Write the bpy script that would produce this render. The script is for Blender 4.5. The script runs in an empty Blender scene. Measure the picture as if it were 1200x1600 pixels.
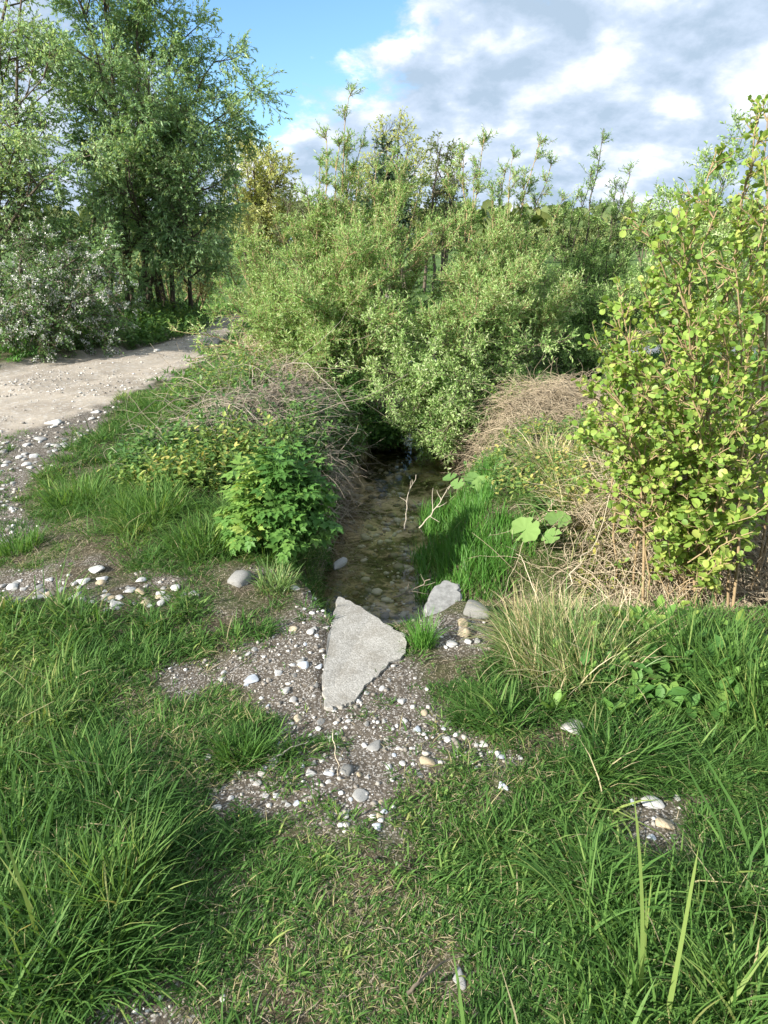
import bpy, math, random
import numpy as np
from mathutils import Vector

random.seed(7)
RNG = np.random.default_rng(11)
SC = bpy.context.scene
COL = SC.collection

# ------------------------------------------------------------------ camera
F_PX, CX, CY = 1100.0, 600.0, 800.0
PITCH = math.radians(21.1)
CAM_H = 1.6
cam_d = bpy.data.cameras.new('camera')
cam_d.sensor_fit = 'VERTICAL'
cam_d.sensor_height = 24.0
cam_d.sensor_width = 18.0
cam_d.lens = 24.0 * F_PX / 1600.0
cam_d.clip_start = 0.05
cam_d.clip_end = 5000
cam = bpy.data.objects.new('camera', cam_d)
COL.objects.link(cam)
cam.location = (0, 0, CAM_H)
cam.rotation_euler = (math.pi / 2 - PITCH, 0, 0)
SC.camera = cam

# ------------------------------------------------------------------ sun, sky, exposure
SUN_EL = math.radians(26)
SUN_DIR = Vector((-0.80, -0.60, 0)).normalized() * math.cos(SUN_EL) + Vector((0, 0, math.sin(SUN_EL)))
sun_d = bpy.data.lights.new('sun', 'SUN')
sun_d.energy = 4.8
sun_d.angle = math.radians(0.6)
sun_d.color = (1.0, 0.93, 0.82)
sun = bpy.data.objects.new('sun', sun_d)
COL.objects.link(sun)
sun.rotation_euler = SUN_DIR.to_track_quat('Z', 'Y').to_euler()
sun.location = (-8, -6, 12)

world = bpy.data.worlds.new('World')
SC.world = world
world.use_nodes = True
wt = world.node_tree
wt.nodes.clear()
def wn(t, **k):
    n = wt.nodes.new(t)
    for a, b in k.items():
        setattr(n, a, b)
    return n
def wl(a, b): wt.links.new(a, b)
def wmath(op, a, b=None, c=None, clamp=False):
    n = wn('ShaderNodeMath', operation=op)
    n.use_clamp = clamp
    for i, v in enumerate((a, b, c)):
        if v is None: continue
        if hasattr(v, 'links'): wl(v, n.inputs[i])
        else: n.inputs[i].default_value = v
    return n.outputs[0]
w_out = wn('ShaderNodeOutputWorld')
w_bg = wn('ShaderNodeBackground')
w_bg.inputs['Strength'].default_value = 0.12
w_sky = wn('ShaderNodeTexSky', sky_type='NISHITA')
w_sky.sun_disc = False
w_sky.sun_elevation = SUN_EL
w_sky.sun_rotation = math.atan2(SUN_DIR.x, SUN_DIR.y)
w_sky.air_density = 1.0
w_sky.dust_density = 0.6
w_sky.ozone_density = 1.6
w_tc = wn('ShaderNodeTexCoord')
w_sep = wn('ShaderNodeSeparateXYZ')
wl(w_tc.outputs['Generated'], w_sep.inputs[0])
zz = wmath('ADD', wmath('MAXIMUM', w_sep.outputs['Z'], 0.0), 0.42)
w_cmb = wn('ShaderNodeCombineXYZ')
wl(wmath('DIVIDE', w_sep.outputs['X'], zz), w_cmb.inputs[0])
wl(wmath('DIVIDE', w_sep.outputs['Y'], zz), w_cmb.inputs[1])
def wnoise(scale, detail, rough, off, dist=0.0, stretch=(1, 1, 1)):
    mp = wn('ShaderNodeMapping')
    mp.inputs['Location'].default_value = off
    mp.inputs['Scale'].default_value = stretch
    wl(w_cmb.outputs[0], mp.inputs[0])
    n = wn('ShaderNodeTexNoise')
    n.inputs['Scale'].default_value = scale
    n.inputs['Detail'].default_value = detail
    n.inputs['Roughness'].default_value = rough
    n.inputs['Distortion'].default_value = dist
    wl(mp.outputs[0], n.inputs['Vector'])
    return n.outputs['Fac']
n_cover = wnoise(2.6, 7, 0.55, (3.1, 0.4, 0), 0.25)
n_shade = wnoise(4.2, 9, 0.52, (7.3, 2.2, 0), 0.25)
n_small = wnoise(10.0, 12, 0.62, (1.3, 5.2, 0), 0.15)
# the break in the cloud: a gap high up, a little left of the view direction
w_dot = wn('ShaderNodeVectorMath', operation='DOT_PRODUCT')
wl(w_tc.outputs['Generated'], w_dot.inputs[0])
hole = Vector(((360 - 600) / 1100, 1.0 * math.cos(PITCH) + math.sin(PITCH) * (800 + 150) / 1100,
               -math.sin(PITCH) + math.cos(PITCH) * (800 + 150) / 1100)).normalized()
w_dot.inputs[1].default_value = hole
w_hole = wn('ShaderNodeMapRange', interpolation_type='SMOOTHSTEP')
wl(w_dot.outputs['Value'], w_hole.inputs['Value'])
w_hole.inputs['From Min'].default_value = 0.945
w_hole.inputs['From Max'].default_value = 1.0
cover = wmath('SUBTRACT', wmath('ADD', n_cover, 0.27), wmath('MULTIPLY', w_hole.outputs[0], 0.46))
cover = wmath('ADD', cover, wmath('MULTIPLY', wmath('SUBTRACT', n_small, 0.5), 0.55))
w_cr = wn('ShaderNodeMapRange', interpolation_type='SMOOTHSTEP')
wl(cover, w_cr.inputs['Value'])
w_cr.inputs['From Min'].default_value = 0.42
w_cr.inputs['From Max'].default_value = 0.60
w_ramp = wn('ShaderNodeValToRGB')
w_vn = wn('ShaderNodeTexNoise'); w_vn.inputs['Scale'].default_value = 5; w_vn.inputs['Detail'].default_value = 5
wl(w_cmb.outputs[0], w_vn.inputs['Vector'])
w_va = wn('ShaderNodeVectorMath', operation='MULTIPLY_ADD'); wl(w_vn.outputs['Color'], w_va.inputs[0]); w_va.inputs[1].default_value = (.35, .35, .35); wl(w_cmb.outputs[0], w_va.inputs[2])
w_vo = wn('ShaderNodeTexVoronoi', feature='SMOOTH_F1'); w_vo.inputs['Scale'].default_value = 5.5; w_vo.inputs['Smoothness'].default_value = .6
wl(w_va.outputs[0], w_vo.inputs['Vector'])
puff = wmath('SUBTRACT', 0.42, w_vo.outputs['Distance'])
sh = wmath('ADD', wmath('ADD', wmath('MULTIPLY', n_shade, 0.52), wmath('MULTIPLY', n_small, 0.48)), wmath('MULTIPLY', puff, 0.42))
wl(sh, w_ramp.inputs[0])
cr = w_ramp.color_ramp
cr.elements[0].position = 0.36; cr.elements[0].color = (0.38, 0.49, 0.62, 1)
cr.elements[1].position = 0.69; cr.elements[1].color = (1.12, 1.12, 1.12, 1)
e = cr.elements.new(0.48); e.color = (0.53, 0.63, 0.78, 1)
e = cr.elements.new(0.575); e.color = (0.77, 0.82, 0.91, 1)
w_cs = wn('ShaderNodeVectorMath', operation='SCALE')
wl(w_ramp.outputs[0], w_cs.inputs[0])
w_cs.inputs['Scale'].default_value = 4.7
w_mix = wn('ShaderNodeMix', data_type='RGBA')
wl(w_cr.outputs[0], w_mix.inputs['Factor'])
w_tint = wn('ShaderNodeVectorMath', operation='MULTIPLY')
wl(w_sky.outputs[0], w_tint.inputs[0])
w_tint.inputs[1].default_value = (0.58, 0.76, 0.90)
wl(w_tint.outputs[0], w_mix.inputs['A'])
wl(w_cs.outputs[0], w_mix.inputs['B'])
wl(w_mix.outputs['Result'], w_bg.inputs['Color'])
wl(w_bg.outputs[0], w_out.inputs['Surface'])
world.cycles.sampling_method = 'MANUAL'
world.cycles.sample_map_resolution = 512

SC.view_settings.view_transform = 'Standard'
SC.view_settings.look = 'None'
SC.view_settings.gamma = 1
SC.view_settings.exposure = 1.25
SC.render.engine = 'CYCLES'
SC.cycles.max_bounces = 10
SC.cycles.diffuse_bounces = 5
SC.cycles.glossy_bounces = 3
SC.cycles.transmission_bounces = 6
SC.cycles.transparent_max_bounces = 8
SC.cycles.caustics_reflective = False
SC.cycles.caustics_refractive = False
SC.cycles.use_denoising = True
SC.cycles.sample_clamp_indirect = 6

# ------------------------------------------------------------------ helpers: picture plan to ground
CP, SP = math.cos(PITCH), math.sin(PITCH)
def ray(px, py):
    a = (px - CX) / F_PX; b = (CY - py) / F_PX
    return np.array([a, CP + SP * b, -SP + CP * b])
def at_z(px, py, z=0.0):
    d = ray(px, py); t = (z - CAM_H) / d[2]
    return np.array([d[0] * t, d[1] * t, z])
def at_y(px, py, Y):
    d = ray(px, py); t = Y / d[1]
    return np.array([d[0] * t, Y, CAM_H + d[2] * t])
def to_plan(x, y, z=0.0):
    dy = y; dz = z - CAM_H
    dep = np.maximum(dy * CP - dz * SP, 1e-3)
    up = dy * SP + dz * CP
    return CX + F_PX * x / dep, CY - F_PX * up / dep

def _hash(ix, iy, s):
    n = (ix.astype(np.int64) * 374761393 + iy.astype(np.int64) * 668265263 + s * 974634777) & 0xffffffff
    n = ((n ^ (n >> 13)) * 1274126177) & 0xffffffff
    return ((n ^ (n >> 16)) & 0xffff) / 65535.0
def vnoise(x, y, s=0):
    ix = np.floor(x); iy = np.floor(y); fx = x - ix; fy = y - iy
    fx = fx * fx * (3 - 2 * fx); fy = fy * fy * (3 - 2 * fy)
    a = _hash(ix, iy, s); b = _hash(ix + 1, iy, s); c = _hash(ix, iy + 1, s); d = _hash(ix + 1, iy + 1, s)
    return (a * (1 - fx) + b * fx) * (1 - fy) + (c * (1 - fx) + d * fx) * fy
def fbm(x, y, o=4, s=0):
    x = np.asarray(x, float); y = np.asarray(y, float)
    t = 0; a = 0.5; tot = 0
    for i in range(o):
        t = t + a * vnoise(x * 2 ** i + 17.3 * i, y * 2 ** i - 9.1 * i, s + i); tot += a; a *= 0.5
    return t / tot
def inpoly(x, y, poly):
    x = np.asarray(x, float); y = np.asarray(y, float)
    r = np.zeros(x.shape, bool); n = len(poly); j = n - 1
    for i in range(n):
        xi, yi = poly[i][0], poly[i][1]; xj, yj = poly[j][0], poly[j][1]
        c = ((yi > y) != (yj > y)) & (x < (xj - xi) * (y - yi) / ((yj - yi) + 1e-12) + xi)
        r ^= c; j = i
    return r
def sstep(a, b, x):
    t = np.clip((x - a) / (b - a), 0, 1); return t * t * (3 - 2 * t)
def pline(x, y, pts):
    """distance to a polyline, interpolated half-width, signed side (+ = right)"""
    best = np.full(np.shape(x), 1e9); hw = np.zeros(np.shape(x)); side = np.zeros(np.shape(x))
    for (x0, y0, w0), (x1, y1, w1) in zip(pts[:-1], pts[1:]):
        dx, dy = x1 - x0, y1 - y0; L = dx * dx + dy * dy
        t = np.clip(((x - x0) * dx + (y - y0) * dy) / L, 0, 1)
        qx = x - (x0 + t * dx); qy = y - (y0 + t * dy)
        d = np.hypot(qx, qy); m = d < best
        best = np.where(m, d, best); hw = np.where(m, w0 + t * (w1 - w0), hw)
        side = np.where(m, np.sign(dy * qx - dx * qy), side)
    return best, hw, side

STREAM = [(-0.02, 3.15, .16), (-0.03, 3.6, .25), (-0.07, 4.3, .26), (-0.04, 5.0, .27), (0.08, 5.9, .31),
          (0.26, 6.8, .32), (0.16, 7.6, .17), (-0.05, 8.7, .30), (-0.1, 10.0, .4), (0.6, 12.0, .8), (2.5, 14.0, 1.5)]
DITCH = [(0.15, 3.55, .12), (0.6, 3.45, .12), (1.2, 3.45, .10), (2.2, 3.55, .12), (3.6, 3.9, .15), (6, 4.3, .2)]
WATER_Z = -0.42
PATH_PX_L = [(-1500, 700), (-500, 630), (0, 577), (90, 562), (180, 547), (260, 527), (345, 494)]
PATH_PX_R = [(405, 484), (365, 520), (295, 570), (225, 605), (175, 640), (155, 680), (110, 715), (55, 745), (28, 790), (85, 828), (30, 868), (-500, 915)]
PATH = [tuple(at_z(*p)[:2]) for p in PATH_PX_L] + [(-2.2, 21.0), (-1.2, 30.0), (-1, 40), (.6, 40), (.6, 30), (0.3, 20.5)] + \
       [tuple(at_z(*p)[:2]) for p in PATH_PX_R] + [(-9, 1.5), (-20, 3)]
LANE = [tuple(at_z(*p)[:2]) for p in PATH_PX_L] + [(-2.2, 21.0), (-1.2, 30.0), (-1, 40), (.6, 40), (.6, 30), (0.3, 20.5)] + \
       [tuple(at_z(*p)[:2]) for p in [(405, 484), (365, 520), (295, 570), (215, 610), (150, 640), (60, 668), (-100, 720), (-900, 860)]] + [(-20, 5)]
DIRT_PX = [
    [(455, 955), (500, 905), (545, 925), (640, 1035), (668, 1080), (705, 1120), (760, 1165), (830, 1175), (800, 1198), (700, 1205), (640, 1225),
     (600, 1290), (540, 1300), (430, 1275), (325, 1275), (322, 1240), (395, 1190), (425, 1130), (400, 1085), (335, 1060), (345, 1020), (420, 990)],
    [(-300, 900), (60, 897), (140, 880), (240, 905), (330, 900), (400, 890), (490, 905), (500, 935), (450, 965), (350, 962), (180, 957), (60, 947), (-300, 960)],
    [(970, 1238), (1010, 1228), (1068, 1240), (1062, 1300), (1000, 1318)],
    [(1160, 1345), (1300, 1370), (1300, 1450), (1175, 1415)],
    [(130, 1570), (200, 1520), (290, 1530), (330, 1660), (150, 1700)],
    [(640, 960), (700, 960), (765, 960), (768, 1015), (700, 1030)],
    [(255, 1040), (330, 1030), (330, 1090), (260, 1110)],
    [(590, 1285), (640, 1270), (650, 1300), (600, 1320)],
]
SPARSE_PX = [
    [(490, 1370), (600, 1330), (720, 1420), (740, 1700), (500, 1700), (250, 1600), (400, 1480)],
    [(630, 1130), (860, 1140), (860, 1215), (640, 1235)],
    [(320, 1010), (450, 1000), (470, 1120), (320, 1110)],
    [(0, 850), (150, 820), (150, 880), (0, 900)],
    [(150, 1080), (330, 1060), (420, 1220), (300, 1290), (200, 1200)],
]
def zones(x, y):
    """(path lane, path+shoulder, bare dirt, sparse) masks in 0..1 for ground points"""
    x = np.asarray(x, float); y = np.asarray(y, float)
    nx = (fbm(x * 7, y * 7, 3, 50) - .5); ny = (fbm(x * 7, y * 7, 3, 60) - .5)
    wob = 0.035 + 0.03 * np.clip(y - 3, 0, 12)
    wx, wy = x + nx * wob * 2.6, y + ny * wob * 2.6
    lane = inpoly(wx, wy, LANE); path = inpoly(wx, wy, PATH)
    px, py = to_plan(wx, wy)
    dirt = np.zeros(x.shape, bool); sp = np.zeros(x.shape, bool)
    for i, p in enumerate(DIRT_PX): dirt |= inpoly(px, py, p) & ((i != 1) | (fbm(x * 5, y * 5, 3, 97) > .47))
    for p in SPARSE_PX: sp |= inpoly(px, py, p)
    ok = (y > 0.3)
    return lane, path, dirt & ok, sp & ok

SLAB_PX = [(528, 924), (548, 932), (580, 955), (614, 978), (634, 991), (634, 1020), (606, 1038), (584, 1058), (556, 1092), (540, 1100), (534, 1104), (506, 1103), (503, 1070), (510, 1010), (517, 970)]
SLAB_W = [tuple(at_z(568 + (a - 568) * .93, 1012 + (b - 1012) * .93, 0)[:2]) for a, b in SLAB_PX]
def height(x, y):
    x = np.asarray(x, float); y = np.asarray(y, float)
    far = sstep(25, 90, np.hypot(x, y))
    base = 0.10 * (fbm(x * .7, y * .7, 3, 1) - .5) + 0.05 * (fbm(x * 3.1, y * 3.1, 3, 5) - .5)
    onpath = inpoly(x, y, PATH)
    base = np.where(onpath, base * 0.35, base)
    flat = np.exp(-(((x + .12) / .45) ** 2 + ((y - 2.5) / .55) ** 2) ** 2); base = base * (1 - flat) + .004 * flat
    dl, _, _ = pline(x, y, [(-14, 6.6, 0), (-8, 7.4, 0), (-4.4, 8.5, 0), (-3.5, 10.8, 0), (-2.9, 15, 0), (-1.9, 20, 0)])
    base = base - onpath * (.035 * np.exp(-((dl - .62) / .17) ** 2) + .02 * (fbm(x * 4, y * 4, 3, 33) - .5))
    base = base + 0.008 * (fbm(x * 22, y * 22, 2, 9) - .5)
    # low banks: left of the stream and right of it
    lb = np.exp(-(((x + 1.25) / .75) ** 2 + ((y - 6.6) / 2.0) ** 2)); base = base + .20 * lb
    rb = np.exp(-(((x - 1.75) / .85) ** 2 + ((y - 5.9) / 1.9) ** 2)); base = base + .14 * rb
    base = base + .16 * (fbm(x * 2.4, y * 2.4, 3, 61) - .5) * np.clip(lb + rb, 0, 1) * 2
    vg = np.exp(-(((x + 5.6) / 1.5) ** 2 + ((y - 14.5) / 4.0) ** 2)) * (~onpath); base = base + .25 * vg
    # gentle fall from the crossing to the ditch on the right
    base = base - .10 * sstep(2.2, 3.2, y) * sstep(.3, .8, x) * (1 - sstep(3.6, 4.3, y))
    d, hw, side = pline(x, y, STREAM)
    bw = np.where(side > 0, .75, .32) * (1 + .5 * (fbm(x * 2, y * 2, 2, 3) - .5))
    bw = np.where(y < 3.5, .28, bw)
    d = d + .22 * (fbm(x * 2.6, y * 2.6, 3, 23) - .5)
    s = sstep(0, 1, (d - hw) / bw)
    floor_z = -0.56 + 0.07 * (fbm(x * 3, y * 3, 3, 21) - .5)
    z1 = floor_z + (base - floor_z) * s
    d, hw, _ = pline(x, y, DITCH)
    s = sstep(0, 1, (d - hw) / .42)
    z2 = -0.50 + (base + 0.50) * s
    e = np.hypot((x - 5.2) / 4.6, (y - 14.2) / 2.6)
    s = sstep(1.0, 1.35, e)
    z3 = -0.60 + (base + 0.60) * s
    z1 = np.where(inpoly(x, y, SLAB_W), np.minimum(z1, -.035), z1)
    return np.minimum(np.minimum(z1, z2), z3) * (1 - far) + far * .3 * (fbm(x * .01, y * .01, 2, 77) - .5)

# ------------------------------------------------------------------ helpers: meshes
class Acc:
    """collects vertices, faces and a per-vertex tint"""
    def __init__(s): s.v = []; s.t3 = []; s.t4 = []; s.tint = []; s.n = 0
    def add(s, V, T3=None, T4=None, tint=0.5):
        V = np.asarray(V, np.float32).reshape(-1, 3); k = len(V)
        if k == 0: return
        s.v.append(V)
        if T3 is not None and len(T3): s.t3.append(np.asarray(T3, np.int64).reshape(-1, 3) + s.n)
        if T4 is not None and len(T4): s.t4.append(np.asarray(T4, np.int64).reshape(-1, 4) + s.n)
        s.tint.append(np.broadcast_to(np.asarray(tint, np.float32), (k,)).copy()); s.n += k
    def mesh(s, name, mat, smooth=False):
        me = bpy.data.meshes.new(name)
        V = np.concatenate(s.v) if s.v else np.zeros((0, 3), np.float32)
        T3 = np.concatenate(s.t3) if s.t3 else np.zeros((0, 3), np.int64)
        T4 = np.concatenate(s.t4) if s.t4 else np.zeros((0, 4), np.int64)
        me.vertices.add(len(V)); me.vertices.foreach_set('co', V.ravel())
        nl = T3.size + T4.size
        me.loops.add(nl)
        me.loops.foreach_set('vertex_index', np.concatenate([T3.ravel(), T4.ravel()]).astype(np.int32))
        me.polygons.add(len(T3) + len(T4))
        st = np.concatenate([np.arange(len(T3)) * 3, T3.size + np.arange(len(T4)) * 4]).astype(np.int32)
        me.polygons.foreach_set('loop_start', st)
        if smooth: me.polygons.foreach_set('use_smooth', np.ones(len(st), bool))
        a = me.attributes.new('tint', 'FLOAT', 'POINT')
        if len(V): a.data.foreach_set('value', np.concatenate(s.tint))
        me.materials.append(mat)
        me.update(calc_edges=True)
        return me
def link(name, me, parent=None):
    o = bpy.data.objects.new(name, me); COL.objects.link(o)
    if parent is not None: o.parent = parent
    return o
def tag(o, label=None, cat=None, group=None, kind=None):
    if label: o['label'] = label
    if cat: o['category'] = cat
    if group: o['group'] = group
    if kind: o['kind'] = kind
    return o
def empty(name, loc, label, cat, group=None):
    o = bpy.data.objects.new(name, None); COL.objects.link(o)
    o.location = tuple(float(c) for c in loc); o.empty_display_size = 0.1
    return tag(o, label, cat, group)
def part(name, acc, mat, root, smooth=False):
    """geometry collected in world coordinates, stored relative to its root"""
    off = np.array(root.location, np.float32)
    acc.v = [v - off for v in acc.v]
    return link(name, acc.mesh(name, mat, smooth), root)

def unit(v): return v / np.maximum(np.linalg.norm(v, axis=-1, keepdims=True), 1e-9)
def rnd_unit(n):
    return unit(RNG.normal(size=(n, 3)))
def U(a, b, n): return RNG.uniform(a, b, n)

def tubes(acc, P, R, k=5, tint=0.5):
    """P (N,m,3) polylines, R (N,m) radii"""
    N, m, _ = P.shape
    if N == 0: return
    T = np.gradient(P, axis=1); T = unit(T)
    ref = np.where(np.abs(T[..., 2:3]) < .9, np.array([0, 0, 1.]), np.array([1., 0, 0]))
    A = unit(np.cross(T, ref)); B = np.cross(T, A)
    ang = np.arange(k) / k * 2 * math.pi
    V = P[:, :, None, :] + R[:, :, None, None] * (A[:, :, None, :] * np.cos(ang)[None, None, :, None] + B[:, :, None, :] * np.sin(ang)[None, None, :, None])
    i = np.arange(N)[:, None, None] * (m * k); j = np.arange(m - 1)[None, :, None] * k; q = np.arange(k)[None, None, :]
    a = i + j + q; b = i + j + (q + 1) % k
    F = np.stack([a, b, b + k, a + k], -1).reshape(-1, 4)
    tt = np.repeat(np.broadcast_to(np.asarray(tint, float).reshape(-1, 1) if np.ndim(tint) else np.full((N, 1), tint), (N, 1)), m * k, 1).reshape(-1)
    acc.add(V.reshape(-1, 3), T4=F, tint=tt)

def curve(p0, p1, p2, m=9):
    t = np.linspace(0, 1, m)[:, None]
    return (1 - t) ** 2 * p0 + 2 * t * (1 - t) * p1 + t ** 2 * p2

def grow(P, n, tr=(.2, 1), L=(.3, .6), ang=(25, 60), lift=0.0, wig=.12, m=6, taper=.7, out=None, Ls=None):
    """n side shoots on every polyline of P; returns (N*n, m, 3) and parent parameter t"""
    N, pm, _ = P.shape
    idx = np.repeat(np.arange(N), n); K = len(idx)
    t = np.tile((np.arange(n) + .5) / n, N) + U(-.5, .5, K) / n
    t = tr[0] + (tr[1] - tr[0]) * np.clip(t, 0, 1)
    f = t * (pm - 1); i0 = np.minimum(f.astype(int), pm - 2); fr = (f - i0)[:, None]
    S = P[idx, i0] * (1 - fr) + P[idx, i0 + 1] * fr
    T = unit(P[idx, i0 + 1] - P[idx, i0])
    r = rnd_unit(K)
    if out is not None: r = unit(r + np.asarray(out) * .8)
    perp = unit(r - (r * T).sum(1, keepdims=True) * T)
    a = np.radians(U(ang[0], ang[1], K))[:, None]
    D = np.cos(a) * T + np.sin(a) * perp
    ln = U(L[0], L[1], K) * (1 - taper * (t - tr[0]) / max(tr[1] - tr[0], 1e-6))
    if Ls is not None: ln = ln * np.asarray(Ls)[idx]
    C = np.zeros((K, m, 3)); C[:, 0] = S
    for k in range(1, m):
        D = unit(D + RNG.normal(size=(K, 3)) * wig + np.array([0, 0, lift]))
        C[:, k] = C[:, k - 1] + D * (ln / (m - 1))[:, None]
    return C, t

# leaf templates: x along the leaf, y across, z up
def tmpl(kind):
    if kind == 'lance':
        V = [(0, 0, 0), (.4, .15, .03), (.4, -.15, .03), (1, 0, -.06)]
        return np.array(V, float), np.array([(0, 2, 3), (0, 3, 1)]), None
    if kind == 'lance_fold':
        V = [(0, 0, 0), (.42, 0, -.02), (1, 0, -.12), (.38, .15, .05), (.38, -.15, .05), (.75, .10, -.02), (.75, -.10, -.02)]
        T = [(0, 1, 3), (0, 4, 1), (1, 5, 3), (1, 4, 6), (1, 2, 5), (1, 6, 2)]
        return np.array(V, float), np.array(T), None
    if kind == 'oval':
        V = [(0, 0, 0), (.45, 0, -.04), (1, 0, -.08), (.3, .25, .05), (.3, -.25, .05), (.7, .23, .02), (.7, -.23, .02)]
        T = [(0, 1, 3), (0, 4, 1), (1, 5, 3), (1, 4, 6), (1, 2, 5), (1, 6, 2)]
        return np.array(V, float), np.array(T), None
    if kind == 'round':
        V = [(.52, 0, -.05), (0, 0, 0), (.18, .26, .04), (.5, .42, .06), (.82, .34, .02), (.97, .12, -.03), (.93, 0, -.05),
             (.97, -.12, -.03), (.82, -.34, .02), (.5, -.42, .06), (.18, -.26, .04)]
        T = [(0, i, i + 1) for i in range(1, 10)] + [(0, 10, 1)]
        return np.array(V, float), np.array([(a, c, b) for a, b, c in T]), None
    if kind == 'lobed':
        V = []; T = []
        def leaflet(ox, oy, a, L, dz):
            n = len(V); ca, sa = math.cos(a), math.sin(a)
            rim = [(0, 0), (.15, .10), (.30, .30), (.42, .20), (.58, .30), (.70, .14), (1.0, 0), (.70, -.14), (.58, -.30), (.42, -.20), (.30, -.30), (.15, -.10)]
            V.append((ox + .45 * L * ca, oy + .45 * L * sa, dz - .03))
            for x, y in rim:
                V.append((ox + L * (x * ca - y * sa), oy + L * (x * sa + y * ca), dz + .04 * abs(y) * 3 - .10 * x * x))
            for i in range(12): T.append((n, n + 1 + i, n + 1 + (i + 1) % 12))
        leaflet(.52, 0, 0, .50, 0); leaflet(.50, 0, .95, .42, .01); leaflet(.50, 0, -.95, .42, .01)
        leaflet(.28, 0, 1.15, .34, 0); leaflet(.28, 0, -1.15, .34, 0)
        n = len(V); V.extend([(0, .008, 0), (0, -.008, 0), (.6, 0, -.01)]); T.append((n, n + 1, n + 2))
        return np.array(V, float), np.array(T), None
def place(acc, kind, pos, X, Z, scale, tint, width=1.0):
    V, T, _ = tmpl(kind)
    N = len(pos)
    if N == 0: return
    X = unit(X); Y = unit(np.cross(Z, X)); Zn = np.cross(X, Y)
    sc = np.asarray(scale, float).reshape(-1, 1, 1)
    wd = np.asarray(width, float).reshape(-1, 1, 1) if np.ndim(width) else width
    W = pos[:, None, :] + sc * (V[None, :, 0:1] * X[:, None, :] + wd * V[None, :, 1:2] * Y[:, None, :] + V[None, :, 2:3] * Zn[:, None, :])
    k = len(V)
    F = (T[None] + (np.arange(N) * k)[:, None, None]).reshape(-1, 3)
    acc.add(W.reshape(-1, 3), T3=F, tint=np.repeat(np.broadcast_to(tint, (N,)), k))
def leaves_on(acc, C, n, kind, size, tr=(.1, 1), ang=(30, 65), tint=(.2, .8), width=1.0, flat=.5, droop=0.0, jit=0.0, base_tint=None, full=None):
    """n leaves along every polyline of C"""
    N, m, _ = C.shape
    if N == 0: return
    idx = np.repeat(np.arange(N), n); K = len(idx)
    t = tr[0] + (tr[1] - tr[0]) * (np.tile((np.arange(n) + .5) / n, N) + U(-.5, .5, K) / n)
    f = np.clip(t, 0, 1) * (m - 1); i0 = np.minimum(f.astype(int), m - 2); fr = (f - i0)[:, None]
    S = C[idx, i0] * (1 - fr) + C[idx, i0 + 1] * fr + RNG.normal(size=(K, 3)) * jit
    if full is not None:
        ln = np.linalg.norm(np.diff(C, axis=1), axis=2).sum(1)
        q = RNG.random(K) < (ln / full)[idx]; q |= np.tile(np.arange(n), N) == n - 1
        idx, i0, S = idx[q], i0[q], S[q]; K = len(idx)
    T = unit(C[idx, i0 + 1] - C[idx, i0])
    r = rnd_unit(K); perp = unit(r - (r * T).sum(1, keepdims=True) * T)
    a = np.radians(U(ang[0], ang[1], K))[:, None]
    X = unit(np.cos(a) * T + np.sin(a) * perp + np.array([0, 0, -droop]))
    Zh = unit(np.array([0, 0, 1.]) * flat + rnd_unit(K) * (1 - flat) + T * .3)
    tn = U(tint[0], tint[1], K)
    if base_tint is not None: tn = tn + base_tint[idx]
    place(acc, kind, S, X, Zh, U(size[0], size[1], K), tn, width)

def blades(acc, base, h, w, lean, amount, tint, curl=1.0, segs=3):
    """grass blades. base (N,3), h,w (N), lean (N) azimuth, amount (N) 0..1.5 how far it bends"""
    N = len(base)
    if N == 0: return
    t = np.linspace(0, 1, segs + 1)
    d = np.stack([np.cos(lean), np.sin(lean), np.zeros(N)], 1)
    tw = lean + math.pi / 2 + RNG.normal(size=N) * .6
    s = np.stack([np.cos(tw), np.sin(tw), np.zeros(N)], 1)
    wid = np.array([.75, 1.0, .72, 0.0]) if segs == 3 else np.concatenate([[.8], np.linspace(1.0, .5, segs - 1), [0]])
    V = []
    ang0 = amount * .35
    pos = base.copy(); P = [pos.copy()]
    for i in range(segs):
        th = np.clip(ang0 + amount * curl * (t[i + 1]) * 1.1, 0, 2.2)
        pos = pos + (np.sin(th)[:, None] * d + np.cos(th)[:, None] * np.array([0, 0, 1.])) * (h / segs)[:, None]
        P.append(pos.copy())
    for i in range(segs):
        V.append(P[i] - s * (w * wid[i] / 2)[:, None]); V.append(P[i] + s * (w * wid[i] / 2)[:, None])
    V.append(P[segs])
    k = 2 * segs + 1
    V = np.stack(V, 1)
    o = (np.arange(N) * k)[:, None]
    Q = [np.concatenate([o + 2 * i, o + 2 * i + 1, o + 2 * i + 3, o + 2 * i + 2], 1) for i in range(segs - 1)]
    Q = np.stack(Q, 1).reshape(-1, 4)
    T3 = np.concatenate([o + k - 3, o + k - 2, o + k - 1], 1)
    acc.add(V.reshape(-1, 3), T3=T3, T4=Q, tint=np.repeat(tint, k))

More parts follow.
